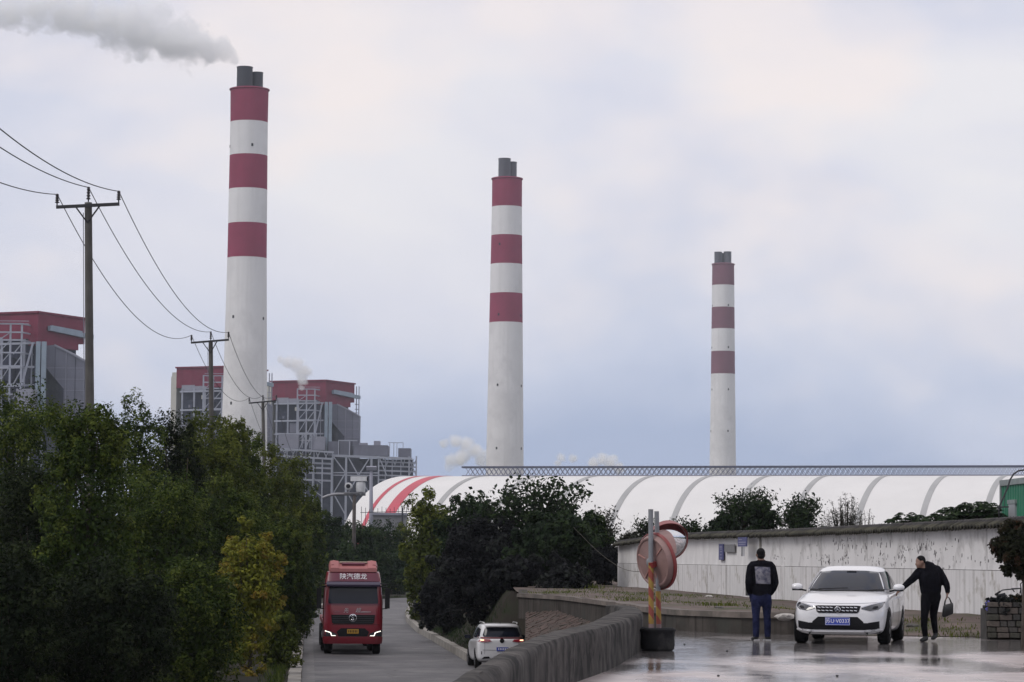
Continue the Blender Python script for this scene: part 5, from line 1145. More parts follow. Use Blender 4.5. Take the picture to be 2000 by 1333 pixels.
M_blk = pmat('black_trim', (.007, .007, .009), .5, .1, 3, spec=.2)
M_chr = pmat('chrome', (.62, .62, .65), .12, .03, 2, metal=1)
M_lamp = pmat('headlamp_glass', (.035, .037, .045), .05, .4, 9, spec=.7, coat=.5)
M_plate = pmat('plate_blue', (.035, .06, .36), .4, .05, 3); M_pw = pmat('plate_white', (.7, .7, .75), .5, .02)
M_tyre = pmat('tyre_rubber', (.009, .009, .010), .8, .2, 6, spec=.12); M_rimm = pmat('alloy_rim', (.42, .42, .44), .3, .1, 4, metal=.9)
def wheel(x, y, r_, w_, parent, side):
    t_ = MB().lathe([(r_ * .62, -w_ / 2), (r_ * .92, -w_ / 2), (r_, -w_ * .36), (r_, w_ * .36), (r_ * .92, w_ / 2), (r_ * .62, w_ / 2)], 32, axis='x').build('wheel', M_tyre, parent, smooth=35, loc=(x, y, r_))
    rm = MB(); rm.lathe([(r_ * .60, side * w_ * .40), (r_ * .64, side * w_ * .46), (r_ * .64, side * w_ * .2), (r_ * .1, side * w_ * .2)], 28, axis='x', cap=False)
    for k in range(5):
        a = 2 * math.pi * k / 5; rm.bar((side * w_ * .42, math.cos(a) * r_ * .08, math.sin(a) * r_ * .08), (side * w_ * .42, math.cos(a) * r_ * .6, math.sin(a) * r_ * .6), .05, .03)
    rm.lathe([(r_ * .16, side * w_ * .3), (r_ * .14, side * w_ * .46)], 12, axis='x'); rm.build('rim', M_rimm, t_, smooth=40)
def mirror_of(poly): return [(-u, v) for u, v in poly][::-1]
def dmirror(parent, x, y, z, mat, s=1.0):
    sg = 1 if x > 0 else -1
    a = MB(); a.ball((0, 0, 0), (.115 * s, .085 * s, .068 * s), 16, 10)
    a.v = [(max(-.1 * s, min(.108 * s, vx)), min(vy, .05), max(vz, -.05 * s)) for vx, vy, vz in a.v]; o = a.build('door_mirror', mat, parent, smooth=50, loc=(x, y, z))
    MB().obox((0, 0, -.056 * s), (.088 * s, 0, 0), (0, .055 * s, 0), (0, 0, .014)).build('mirror_base', M_blk, o); MB().bar((-sg * .05, 0, -.05), (-sg * .17, .03, -.07), .05, .03).build('mirror_arm', M_blk, o)
    MB().obox((0, .052, .0), (.09 * s, 0, 0), (0, .004, 0), (0, 0, .045 * s)).build('mirror_glass', M_glass, o)
# ---------------------------------------------------------------- white saloon
def sedan():
    fpos = GX(1646, 1257, 0); yaw = R(-13.0)
    root = thing('car', (0, 0, 0), 'white saloon car with blue number plate parked on the wet yard', 'car'); root.rotation_euler = (0, 0, yaw)
    axle = Matrix.Rotation(yaw, 3, 'Z') @ Vector((0, .86, 0)); root.location = (fpos.x - axle.x, fpos.y - axle.y, 0)
    st = [(.42, .30, .57, .66, .03), (.64, .22, .63, .73, .07), (.775, .18, .69, .785, .20), (.85, .17, .76, .845, .50), (.875, .17, .82, .91, .95), (.88, .17, .87, .985, 1.40), (.885, .17, .90, .98, 2.1), (.885, .17, .93, .98, 3.2), (.88, .19, .96, 1.03, 3.9), (.85, .22, .95, 1.03, 4.3), (.76, .28, .90, 1.0, 4.50), (.55, .36, .82, .9, 4.56)]
    st = [(s[0], s[1], s[2], s[3], s[4]) for s in st]
    rg_ = [(.83, 1.12, 4.10, .86), (.80, 1.30, 4.0, .97), (.725, 1.66, 3.78, 1.145), (.635, 2.02, 3.5, 1.30), (.585, 2.24, 3.3, 1.375), (.50, 2.45, 3.1, 1.415), (.28, 2.65, 2.95, 1.428)]
    body, cab, bv, cv = car_shell(st, rg_, [(.77, .86), (-.77, .86), (.77, 3.5), (-.77, 3.5)], .315, root, M_wpaint)
    for x in (.765, -.765):
        for y in (.86, 3.5): wheel(x, y, .315, .215, root, 1 if x > 0 else -1)
    MB().box((-.6, .4, .2), (.6, 4.2, .5)).build('underbody', M_blk, root)
    decal('windscreen', [(-.68, 1.0), (-.4, .985), (0, .98), (.4, .985), (.68, 1.0), (.53, 1.315), (.3, 1.337), (0, 1.342), (-.3, 1.337), (-.53, 1.315)], 'y', -1, cv, M_glass, root)
    decal('cowl', [(-.70, .955), (.70, .955), (.69, .995), (.4, .978), (0, .973), (-.4, .978), (-.69, .995)], 'y', -1, cv, M_blk, root, out_=.012)
    for sg in (1, -1):
        decal('side_window', [(1.62, .985), (2.62, 1.0), (2.62, 1.33), (2.2, 1.315)], 'x', sg, cv, M_glass, root)
        decal('side_window', [(2.68, 1.0), (3.45, 1.01), (3.7, 1.08), (3.3, 1.29), (2.68, 1.33)], 'x', sg, cv, M_glass, root)
        hl = [(-.80, .775), (-.785, .69), (-.72, .635), (-.58, .615), (-.425, .65), (-.445, .675), (-.60, .72)]; hl = hl if sg < 0 else mirror_of(hl)
        lp_ = decal('headlight', hl, 'y', -1, bv, M_lamp, root, out_=.01)
        dr = [(-.80, .79), (-.60, .735), (-.44, .69), (-.42, .668), (-.45, .672), (-.60, .718), (-.80, .772)]; decal('light_strip', dr if sg < 0 else mirror_of(dr), 'y', -1, bv, M_chr, lp_, out_=.016)
        pj = [(-.70, .70), (-.64, .69), (-.62, .655), (-.68, .65), (-.72, .67)]; decal('projector', pj if sg < 0 else mirror_of(pj), 'y', -1, bv, M_blk, lp_, out_=.016)
        mw = decal('fog_recess', [(u if sg < 0 else -u, v) for u, v in ([(-.74, .43), (-.55, .40), (-.52, .30), (-.60, .275), (-.74, .30)])][::1 if sg < 0 else -1], 'y', -1, bv, M_blk, root, out_=.008)
        ck = [(-.80, .275), (-.56, .235), (-.53, .185), (-.60, .17), (-.80, .18)]; decal('bumper_corner', ck if sg < 0 else mirror_of(ck), 'y', -1, bv, M_blk, root, out_=.010)
        decal('door_gap', [(1.42, .24), (1.432, .24), (1.47, .88), (1.458, .88)], 'x', sg, bv, M_blk, root, out_=.002); decal('door_gap', [(2.63, .24), (2.642, .24), (2.65, .92), (2.638, .92)], 'x', sg, bv, M_blk, root, out_=.002)
        decal('sill', [(1.22, .17), (3.1, .17), (3.1, .235), (1.22, .235)], 'x', sg, bv, M_blk, root, out_=.006)
        dmirror(root, sg * .955, 1.72, 1.03, M_wpaint)
        MB().bar((sg * .895, 2.35, .84), (sg * .895, 2.55, .845), .035, .03).build('door_handle', M_chr, root)
        MB().tube([(sg * .66, 1.55, 1.0), (sg * .62, 2.0, 1.30)], .001, 4).build('seam', M_blk, root)
    gr = decal('grille', [(-.415, .70), (-.385, .60), (-.35, .572), (.35, .572), (.385, .60), (.415, .70), (.36, .708), (-.36, .708)], 'y', -1, bv, M_blk, root, out_=.008)
    for zz in (.683, .628):
        k = 0; x = -.37
        while x < .36:
            if abs(x + .03) > .085: decal('grille_bar', [(x, zz), (x + .055, zz - .008), (x + .055, zz - .022), (x, zz - .012)], 'y', -1, bv, M_chr, gr, out_=.018)
            x += .074
    decal('lower_intake', [(-.50, .32), (-.46, .42), (-.36, .505), (.36, .505), (.46, .42), (.50, .32), (.50, .27), (-.50, .27)], 'y', -1, bv, M_blk, root, out_=.007)
    decal('lower_intake_side', [(-.72, .395), (-.45, .395), (-.45, .27), (-.70, .285)], 'y', -1, bv, M_blk, root, out_=.007); decal('lower_intake_side', [(.45, .395), (.72, .395), (.70, .285), (.45, .27)], 'y', -1, bv, M_blk, root, out_=.007)
    decal('lip', [(-.78, .285), (-.50, .245), (-.50, .205), (-.46, .20), (.46, .20), (.50, .205), (.50, .245), (.78, .285), (.78, .262), (.53, .20), (.48, .17), (-.48, .17), (-.53, .20), (-.78, .262)], 'y', -1, bv, M_wpaint, root, out_=.03, cell=.12)
    decal('bonnet_seam', [(-.72, .770), (-.4, .752), (0, .748), (.4, .752), (.72, .770), (.72, .764), (.4, .746), (0, .742), (-.4, .746), (-.72, .764)], 'y', -1, bv, pmat('seam_grey', (.18, .18, .19), .6, .1), root, out_=.003)
    y0 = bv.ray_cast(Vector((0, -5, .63)), Vector((0, 1, 0)))[0].y
    em = MB().lathe([(.045, -.035), (.056, -.03), (.056, -.01), (.045, -.01)], 24, axis='y', cap=False).build('emblem', M_chr, root, smooth=40, loc=(0, y0, .637)); m_ = MB()
    for k in range(3): a = R(90 + 120 * k); m_.bar((0, -.03, 0), (math.cos(a) * .045, -.03, math.sin(a) * .045), .02, .016)
    m_.ball((0, -.028, 0), (.02, .012, .02)); m_.build('emblem_mark', M_chr, em)
    yp = bv.ray_cast(Vector((0, -5, .42)), Vector((0, 1, 0)))[0].y - .035
    pl_ = MB().box((-.225, -.008, -.072), (.225, .012, .072)).build('number_plate', M_plate, root, loc=(0, yp, .425)); fr_ = MB()
    for a, b_ in (((-.22, -.0105, .062), (.22, -.0085, .067)), ((-.22, -.0105, -.067), (.22, -.0085, -.062)), ((-.22, -.0105, -.0615), (-.215, -.0085, .0615)), ((.215, -.0105, -.0615), (.22, -.0085, .0615))): fr_.box(a, b_)
    fr_.build('plate_border', M_pw, pl_); text_obj('plate_lettering', '苏U·V0337', .098, M_pw, pl_, (0, -.0105, 0), extrude=.002)
    wp_ = MB(); wp_.tube([(-.5, 1.30, 1.0), (.05, 1.34, 1.02)], .008, 5); wp_.build('wiper', M_blk, root)
    cv_y = cv.ray_cast(Vector((.06, -5, 1.27)), Vector((0, 1, 0)))[0].y
    MB().obox((.04, cv_y + .10, 1.30), (.09, 0, 0), (0, .01, 0), (0, 0, .03)).build('rear_view_mirror', M_blk, root)
    return root
sedan()
# ---------------------------------------------------------------- white estate car seen from behind
def suv():
    gp_ = GX(972, 1306, ROADZ); yaw = R(180 + 6.0)      # local -Y is the front: driving away
    root = thing('car', (0, 0, ROADZ), 'white suv driving away, seen from behind, partly hidden by the parapet', 'car'); root.rotation_euler = (0, 0, yaw)
    c = Matrix.Rotation(yaw, 3, 'Z') @ Vector((0, 3.75, 0)); root.location = (gp_.x - c.x + .06, gp_.y - c.y, ROADZ)
    st = [(.5, .35, .75, .85, .03), (.75, .25, .85, .93, .12), (.88, .22, .92, 1.0, .5), (.92, .21, .98, 1.06, 1.1), (.93, .21, 1.02, 1.1, 1.5), (.935, .21, 1.04, 1.1, 2.4), (.935, .22, 1.06, 1.1, 3.6), (.93, .24, 1.08, 1.13, 4.2), (.91, .28, 1.08, 1.13, 4.52), (.86, .34, 1.06, 1.11, 4.62), (.72, .42, 1.0, 1.05, 4.66)]
    rg_ = [(.88, 1.35, 4.60, 1.0), (.855, 1.6, 4.58, 1.14), (.80, 1.95, 4.50, 1.34), (.735, 2.25, 4.38, 1.53), (.69, 2.4, 4.30, 1.61), (.58, 2.55, 4.15, 1.655), (.3, 2.8, 3.9, 1.665)]
    body, cab, bv, cv = car_shell(st, rg_, [(.8, .93), (-.8, .93), (.8, 3.75), (-.8, 3.75)], .355, root, M_wpaint, 5)
    for x in (.80, -.80):
        for y in (.93, 3.75): wheel(x, y, .355, .235, root, 1 if x > 0 else -1)
    MB().box((-.6, .4, .3), (.6, 4.2, .6)).build('underbody', M_blk, root)
    decal('rear_window', [(-.66, 1.18), (.66, 1.18), (.69, 1.25), (.60, 1.50), (.4, 1.54), (-.4, 1.54), (-.60, 1.50), (-.69, 1.25)], 'y', 1, cv, M_glass, root)
    sp_ = MB(); sp_.add([(-.62, 4.30, 1.60), (.62, 4.30, 1.60), (.58, 4.56, 1.575), (-.58, 4.56, 1.575), (-.62, 4.30, 1.565), (.62, 4.30, 1.565), (.56, 4.55, 1.545), (-.56, 4.55, 1.545)], [(0, 1, 2, 3), (7, 6, 5, 4), (0, 4, 5, 1), (1, 5, 6, 2), (2, 6, 7, 3), (3, 7, 4, 0)]); sp_.build('spoiler', M_wpaint, root)
    M_tail = pmat('tail_red', (.22, .012, .025), .15, .1, 4, coat=1); M_tl = pmat('tail_lit', (.9, .5, .3), .3, 0, 1, emit=(1, .55, .35), estr=1.6)
    decal('light_bar', [(-.86, 1.13), (.86, 1.13), (.86, 1.165), (-.86, 1.165)], 'y', 1, cv, M_tail, root, out_=.015, cell=.08)
    for sg in (1, -1):
        tl = [(.38, 1.02), (.60, .985), (.86, 1.01), (.905, 1.06), (.86, 1.105), (.45, 1.09)]; tl = tl if sg > 0 else mirror_of(tl); o = decal('tail_light', tl, 'y', 1, bv, M_tail, root, out_=.02)
        lt = [(.66, 1.045), (.78, 1.04), (.79, 1.075), (.66, 1.075)]; decal('lit_bulb', lt if sg > 0 else mirror_of(lt), 'y', 1, bv, M_tl, o, out_=.035)
        decal('reflector', [(sg * .74, .66), (sg * .765, .66), (sg * .765, .55), (sg * .74, .55)], 'y', 1, bv, M_blk, root, out_=.01)
        ex = [(.42, .40), (.74, .38), (.66, .46), (.48, .47)]; decal('exhaust_trim', ex if sg > 0 else mirror_of(ex), 'y', 1, bv, M_blk, root, out_=.012)
        decal('side_window', [(1.9, 1.12), (2.95, 1.13), (2.95, 1.50), (2.5, 1.49)], 'x', sg, cv, M_glass, root); decal('side_window', [(3.0, 1.13), (3.7, 1.14), (3.7, 1.50), (3.0, 1.50)], 'x', sg, cv, M_glass, root); decal('side_window', [(3.76, 1.15), (4.25, 1.20), (4.1, 1.46), (3.76, 1.49)], 'x', sg, cv, M_glass, root)
        dmirror(root, sg * 1.03, 1.95, 1.13, M_blk, 1.15)
        MB().tube([(sg * .62, 2.5, 1.67), (sg * .63, 2.6, 1.70), (sg * .62, 4.0, 1.70), (sg * .60, 4.15, 1.66)], .018, 8).build('roof_rail', M_wpaint, root, smooth=True)
        decal('wheel_arch_trim', [(3.30, .24), (4.2, .24), (4.2, .29), (3.30, .29)], 'x', sg, bv, M_blk, root, out_=.004)
    decal('bumper_step', [(-.70, .70), (.70, .70), (.70, .712), (-.70, .712)], 'y', 1, bv, pmat('seam_grey', (.18, .18, .19), .6, .1), root, out_=.006)
    for x in (-.63, .63): decal('tailgate_gap', [(x, .55), (x + .01, .55), (x + .01, 1.0), (x, 1.0)], 'y', 1, bv, MATS['seam_grey'], root, out_=.006)
    yb = bv.ray_cast(Vector((0, 9, .74)), Vector((0, -1, 0)))[0].y
    pl_ = MB().box((-.22, -.006, -.07), (.22, .012, .07)).build('number_plate', M_plate, root, loc=(-.02, yb + .012, .74))
    m_ = MB()
    for i in range(6): m_.box((-.18 + i * .062, .0125, -.035), (-.15 + i * .062, .0145, .04))
    m_.build('plate_marks', M_pw, pl_)
    ye = bv.ray_cast(Vector((0, 9, 1.03)), Vector((0, -1, 0)))[0].y
    MB().lathe([(.06, .012), (.085, .02), (.085, .005)], 20, axis='y').build('emblem', M_blk, root, smooth=40, loc=(0, ye, 1.045))
    MB().tube([(-.3, 4.62, 1.20), (.12, 4.60, 1.22)], .012, 5).build('wiper', M_blk, root)
    MB().tube([(0, 3.9, 1.66), (0, 4.05, 1.73)], .015, 5).build('antenna', M_blk, root)
suv()
# ---------------------------------------------------------------- red lorry
def lorry():
    gp_ = GX(692, 1277, ROADZ); yaw = R(4.5)
    root = thing('lorry', (gp_.x, gp_.y - 1.3, ROADZ), 'red lorry with white roof lettering and lit headlamps driving up the road', 'lorry', None, yaw)
    M_tred = pmat('lorry_red', (.165, .003, .013), .3, .06, 1, coat=.6); M_tdk = pmat('lorry_maroon', (.10, .003, .024), .4, .06, 1, coat=.3); M_hl = pmat('lit_headlamp', (.9, .9, .9), .2, 0, 1, emit=(1, .93, .80), estr=1.6)
    rings = []
    for z, hx, yf, yb_ in ((.45, 1.20, .05, 2.2), (.60, 1.245, .0, 2.2), (1.2, 1.25, -.02, 2.2), (1.9, 1.25, .0, 2.2), (2.3, 1.235, .05, 2.2), (2.9, 1.19, .17, 2.2), (3.05, 1.17, .2, 2.2), (3.40, 1.12, .42, 2.2), (3.46, 1.09, .55, 2.15)):
        rings.append(se_ring(hx, yf, yb_, z, 48, 9))
    cab = loft(rings).build('cab', M_tred, root, smooth=40); bv = BVHTree.FromPolygons([v.co.copy() for v in cab.data.vertices], [tuple(p.vertices) for p in cab.data.polygons])
    dc = lambda name, poly, mat, par=root, out_=.01, cell=.15: decal(name, poly, 'y', -1, bv, mat, par, out_, cell)
    dc('windscreen', [(-1.02, 2.12), (1.02, 2.12), (1.05, 2.2), (.99, 2.84), (-.99, 2.84), (-1.05, 2.2)], M_glass)
    for poly in ([(-1.10, 2.07), (1.10, 2.07), (1.10, 2.115), (-1.10, 2.115)],): dc('windscreen_frame', poly, M_tdk, out_=.02)
    dc('sign_band', [(-1.08, 3.07), (1.08, 3.07), (1.02, 3.40), (-1.02, 3.40)], M_tdk, out_=.012)
    vz = MB(); vz.prism([(.12, 2.88), (-.12, 2.84), (-.14, 2.92), (-.02, 3.03), (.16, 3.06)], -1.12, 1.12, lambda u, v, d: (d, u + .05, v)); vz.build('sun_visor', pmat('visor_dark', (.03, .02, .05), .2, .1, 2, coat=.5), root)
    y = bv.ray_cast(Vector((0, -5, 3.235)), Vector((0, 1, 0)))[0].y
    o = text_obj('roof_lettering', '陕汽德龙', .29, pmat('letter_white', (.75, .75, .78), .5, .02), root, (0, y - .035, 3.245), extrude=.004); o.rotation_euler = (R(90 - 24), 0, 0)
    gr = dc('grille', [(-.92, 1.66), (.92, 1.66), (.88, 1.32), (.8, 1.28), (-.8, 1.28), (-.88, 1.32)], M_blk, out_=.012)
    for zz in (1.58, 1.50, 1.42, 1.35): dc('grille_bar', [(-.86, zz), (.86, zz), (.86, zz + .012), (-.86, zz + .012)], pmat('grille_grey', (.05, .05, .055), .4, .1), gr, .022, .4)
    y = bv.ray_cast(Vector((0, -5, 1.5)), Vector((0, 1, 0)))[0].y
    em = MB().lathe([(.135, -.05), (.165, -.045), (.165, -.01), (.135, -.01)], 28, axis='y', cap=False).build('emblem_ring', M_chr, root, smooth=40, loc=(-.01, y, 1.53)); m_ = MB()
    m_.tube([(.07, -.04, .07), (.0, -.045, .10), (-.065, -.045, .055), (0, -.045, 0), (.065, -.045, -.055), (0, -.045, -.10), (-.07, -.04, -.07)], .026, 6); m_.build('emblem_mark', M_chr, em, smooth=True)
    y = bv.ray_cast(Vector((0, -5, 1.85)), Vector((0, 1, 0)))[0].y; M_sil = pmat('silver_script', (.38, .34, .36), .4, .1)
    text_obj('script_lettering', '先', .21, M_sil, root, (-.30, y - .015, 1.83), shear=.25); text_obj('script_lettering', '超', .21, M_sil, root, (.20, y - .015, 1.84), shear=.25)
    dc('script_flourish', [(.30, 1.765), (.75, 1.775), (.74, 1.79), (.45, 1.80), (.32, 1.79)], M_sil, out_=.012); dc('script_flourish', [(-.80, 1.77), (-.55, 1.78), (-.55, 1.795), (-.79, 1.79)], M_sdim := pmat('script_dim', (.16, .06, .07), .4, .1), out_=.012)
    dc('panel_gap', [(-1.1, 1.245), (1.1, 1.245), (1.1, 1.26), (-1.1, 1.26)], M_blk, out_=.006, cell=.3)
    dc('bumper', [(-1.2, .46), (1.2, .46), (1.22, .60), (1.22, .74), (-1.22, .74), (-1.22, .60)], M_tred, out_=.05)
    rc_ = dc('bumper_recess', [(-.60, .76), (.60, .76), (.68, .95), (.5, 1.10), (-.5, 1.10), (-.68, .95)], M_blk, out_=.02)
    y = bv.ray_cast(Vector((0, -5, .96)), Vector((0, 1, 0)))[0].y
    pl_ = MB().box((-.24, -.008, -.09), (.24, .012, .09)).build('number_plate', pmat('plate_yellow', (.40, .22, .02), .4, .1), root, loc=(0, y - .05, .97)); m_ = MB()
    for i in range(6): m_.box((-.19 + i * .068, -.0105, -.05), (-.155 + i * .068, -.0085, .05))
    m_.build('plate_marks', M_blk, pl_)
    for sg in (1, -1):
        hl = [(.70, .80), (.86, .80), (.90, .92), (1.15, 1.0), (1.18, .94), (1.16, .80), (1.05, .77)]; hb_ = [(.68, .78), (1.2, .76), (1.22, 1.04), (.95, .98), (.68, .86)]
        o = dc('headlight', hb_ if sg > 0 else mirror_of(hb_), M_lamp, out_=.02); lt = [(.72, .80), (.87, .80), (.92, .93), (1.15, 1.0), (1.16, .97), (.95, .91), (.90, .778), (.72, .778)]
        dc('lit_strip', lt if sg > 0 else mirror_of(lt), M_hl, o, .03)
        # mirrors and steps
        ms_ = MB().obox((sg * 1.43, .05, 2.35), (.10, 0, 0), (0, .06, 0), (0, 0, .42)).build('door_mirror', M_blk, root); MB().bar((-sg * 0 + sg * 1.43, .08, 2.80), (sg * 1.15, .3, 2.85), .05).build('mirror_arm', M_blk, ms_); MB().bar((sg * 1.43, .08, 1.93), (sg * 1.2, .3, 1.90), .04).build('mirror_arm', M_blk, ms_)
        MB().bar((sg * .97, .35, 2.98), (sg * 1.42, -.05, 2.93), .04).build('front_mirror_arm', M_blk, root)
        decal('side_window', [(.45, 2.05), (1.35, 2.05), (1.3, 2.8), (.65, 2.8)], 'x', sg, bv, M_glass, root, .01, .2)
        MB().box((sg * 1.0 if sg > 0 else -1.22, .75, .45), (1.22 if sg > 0 else -1.0, 2.0, .7)).build('step', M_blk, root)
        decal('door_handle', [(1.2, 1.5), (1.45, 1.5), (1.45, 1.55), (1.2, 1.55)], 'x', sg, bv, M_blk, root, .03, .2)
        decal('wheel_arch', [(.8, .46), (1.9, .46), (1.8, .95), (1.5, 1.12), (1.2, 1.12), (.9, .95)], 'x', sg, bv, M_blk, root, .01, .2)
        MB().lathe([(.05, -.08), (.14, -.06), (.15, .04), (.10, .06)], 14, axis='y').build('roof_lamp_pod', M_tred, root, smooth=40, loc=(sg * .86, .62, 3.62))
        for y_ in (1.35, 5.0, 6.35): wheel(sg * 1.02, y_, .5, .32 if y_ < 2 else .5, root, sg)
        MB().lathe([(.33, 2.7), (.35, 2.72), (.35, 3.9), (.33, 3.92)], 18, axis='y', c=(sg * .92, 0, .75)).build('fuel_tank', M_galv, root, smooth=40)
    # roof fairing
    fr_ = MB(); pr = [(-1.0, 3.45), (-1.02, 3.72), (-.96, 3.90), (-.80, 3.93), (-.62, 3.90), (-.60, 3.84), (.60, 3.84), (.62, 3.90), (.80, 3.93), (.96, 3.90), (1.02, 3.72), (1.0, 3.45)]
    pr0 = [(u * .98, 3.45 + (v - 3.45) * .35) for u, v in pr]
    m_ = MB(); n_ = len(pr); m_.v = [(u, .42, v) for u, v in pr0] + [(u, .78, v) for u, v in pr] + [(u, 2.1, v) for u, v in pr]
    m_.f = [(i, (i + 1) % n_, n_ + (i + 1) % n_, n_ + i) for i in range(n_)] + [(n_ + i, n_ + (i + 1) % n_, 2 * n_ + (i + 1) % n_, 2 * n_ + i) for i in range(n_)] + [tuple(range(n_))[::-1], tuple(2 * n_ + k for k in range(n_))]
    m_.build('roof_fairing', pmat('fairing_pink', (.36, .13, .13), .45, .08, 2), root, smooth=30)
    MB().obox((0, .66, 3.70), (.48, 0, 0), (0, .05, .035), (0, -.06, .115)).build('fairing_panel', M_tdk, root); MB().obox((0, .74, 3.86), (.58, 0, 0), (0, .09, 0), (0, 0, .022)).build('fairing_lip', pmat('cream_lip', (.62, .52, .40), .5, .05), root)
    MB().box((-.42, 1.2, .75), (.42, 7.2, 1.0)).build('chassis', M_blk, root)
    tr_ = MB().box((-1.22, 3.2, 1.15), (1.22, 15.5, 1.35)).build('flatbed', pmat('trailer_red', (.16, .02, .025), .6, .2), root)
    for sg in (1, -1):
        for y_ in (11.5, 12.8, 14.1): wheel(sg * 1.0, y_, .5, .5, root, sg)
    MB().box((-1.2, 2.3, .95), (1.2, 2.5, 2.4)).build('bulkhead', M_blk, root)
lorry()
# ================================================================== PEOPLE
def figure(name, label, loc, parts, colour, mats, rz=0, voxel=.013, hair=None):
    root = thing(name, loc, label, 'person', None, rz); m_ = MB()
    for p in parts:
        if p[0] == 'b': m_.ball(p[1], p[2], 16, 12)
        else:
            pts, rad = p[1], p[2]; m_.tube(pts, rad, 14); m_.ball(pts[0], rad[0], 12, 8); m_.ball(pts[-1], rad[-1], 12, 8)
    o = m_.build('body', None, None); r_ = o.modifiers.new('r', 'REMESH'); r_.mode = 'VOXEL'; r_.voxel_size = voxel; s_ = o.modifiers.new('s', 'SMOOTH'); s_.iterations = 3; s_.factor = .5
    bpy.context.view_layer.update(); me = evalmesh(o); o.modifiers.clear(); o.data = me; o.parent = root; me.materials.clear()
    for mt in mats: me.materials.append(mt)
    me.polygons.foreach_set('material_index', [colour(p.center) for p in me.polygons]); me.polygons.foreach_set('use_smooth', [True] * len(me.polygons))
    return root, o
M_skin = pmat('skin', (.20, .115, .085), .55, .08, 8); M_jack = pmat('black_jacket', (.006, .006, .009), .9, .5, 8, spec=.06, bump=.9, bscale=14); M_jean = pmat('dark_jeans', (.015, .018, .050), .9, .5, 7, spec=.06, bump=.9, bscale=18); M_shoe = pmat('dark_shoes', (.008, .008, .010), .6, .2, 6); M_trou = pmat('black_trousers', (.006, .006, .008), .9, .5, 7, spec=.06, bump=.9, bscale=16); M_hair = pmat('black_hair', (.006, .005, .006), .7, .2, 20, spec=.12, bump=.4, bscale=60); M_sole = pmat('pale_sole', (.35, .35, .36), .6, .1)
def hand(parts, wrist, d, curl, side, s=1.0):
    """palm, four fingers of unequal length and a thumb; d = direction of the hand, curl = direction the fingers bend to, side = direction of the thumb"""
    w_, d, curl, side = map(Vector, (wrist, d, curl, side)); d = d.normalized(); side = side.normalized(); curl = curl.normalized()
    pe = w_ + d * .085 * s
    for k in (-1, -.33, .33, 1): parts.append(('t', [w_ + side * .010 * k, pe + side * .028 * k], [.017, .014]))
    for k, L_ in ((-1, .062), (-.33, .076), (.33, .080), (1, .068)):
        a = pe + side * .029 * k; b_ = a + d * L_ * .5 + curl * L_ * .2; c_ = b_ + d * L_ * .15 + curl * L_ * .45; parts.append(('t', [a, b_, c_], [.0098, .009, .008]))
    a = w_ + d * .025 + side * .022; b_ = a + side * .028 + d * .03 + curl * .01; parts.append(('t', [a, b_, b_ + d * .03 + curl * .02], [.013, .011, .009]))
# --- man standing with his back to us
gp_ = GX(1487, 1251.5, 0)
P = []
P += [('t', [(.0, 0, .80), (0, 0, .95), (0, .0, 1.12), (0, -.005, 1.30), (0, 0, 1.42)], [.150, .165, .175, .180, .13])]
P += [('t', [(-.07, 0, .95), (-.075, 0, 1.2), (-.09, 0, 1.36)], [.12, .125, .11]), ('t', [(.07, 0, .95), (.075, 0, 1.2), (.09, 0, 1.36)], [.12, .125, .11])]
for sg in (-1, 1):
    P += [('t', [(sg * .06, 0, 1.445), (sg * .17, .0, 1.425), (sg * .205, 0, 1.38)], [.075, .085, .082])]
    P += [('t', [(sg * .205, 0, 1.38), (sg * .245, -.03, 1.22), (sg * .265, -.045, 1.10)], [.08, .072, .064]), ('t', [(sg * .265, -.045, 1.10), (sg * .245, .02, .98), (sg * .205, .09, .90)], [.064, .056, .05])]
    hand(P, (sg * .20, .10, .885), (-sg * .15, .15, -1), (0, .4, -.5), (0, 1, .2), .9)
    lx = -.105 if sg < 0 else .105; fx = -.10 if sg < 0 else .125
    P += [('t', [(lx * .8, 0, .82), (lx, .0, .72), (lx * 1.02, -.005, .48), (fx, .012, .26), (fx, .015, .075)], [.112, .10, .072, .068, .058])]
    P += [('t', [(fx, .03, .045), (fx + sg * .012, -.04, .04), (fx + sg * .03, .13, .035), (fx + sg * .03, .19, .03)], [.046, .045, .042, .03])]
P += [('t', [(0, 0, 1.42), (-.005, .005, 1.50), (-.01, .01, 1.56)], [.075, .062, .06]), ('b', (-.012, .015, 1.635), (.078, .096, .112)), ('b', (-.02, .045, 1.59), (.058, .06, .07)), ('b', (-.092, .02, 1.62), (.014, .022, .032)), ('b', (.068, .01, 1.62), (.014, .022, .032)), ('b', (-.035, .115, 1.61), (.015, .022, .022))]
P += [('t', [(-.07, 0, 1.475), (0, -.045, 1.485), (.07, 0, 1.475)], [.045, .05, .045])]
def colr(c):
    if c.z > 1.525: return 0
    if c.z > .865 + .02 * math.sin(c.x * 20): return 1 if not (abs(c.x) > .15 and c.z < .90) else 1
    if c.z > .075: return 2
    return 3
man, body = figure('person', 'man in a black jacket with a pale printed back and jeans, seen from behind', gp_, P, colr, [M_skin, M_jack, M_jean, M_shoe], rz=R(8))
hm = MB(); hm.ball((-.012, .0, 1.665), (.083, .098, .092), 18, 12); hm.v = [(x, min(y, .085), max(z, 1.605 + max(0, y) * .55)) for x, y, z in hm.v]; hm.build('hair', M_hair, man, smooth=True)
hm = MB(); hm.ball((-.012, -.03, 1.60), (.074, .065, .055), 14, 10); hm.build('hair_nape', M_hair, man, smooth=True)
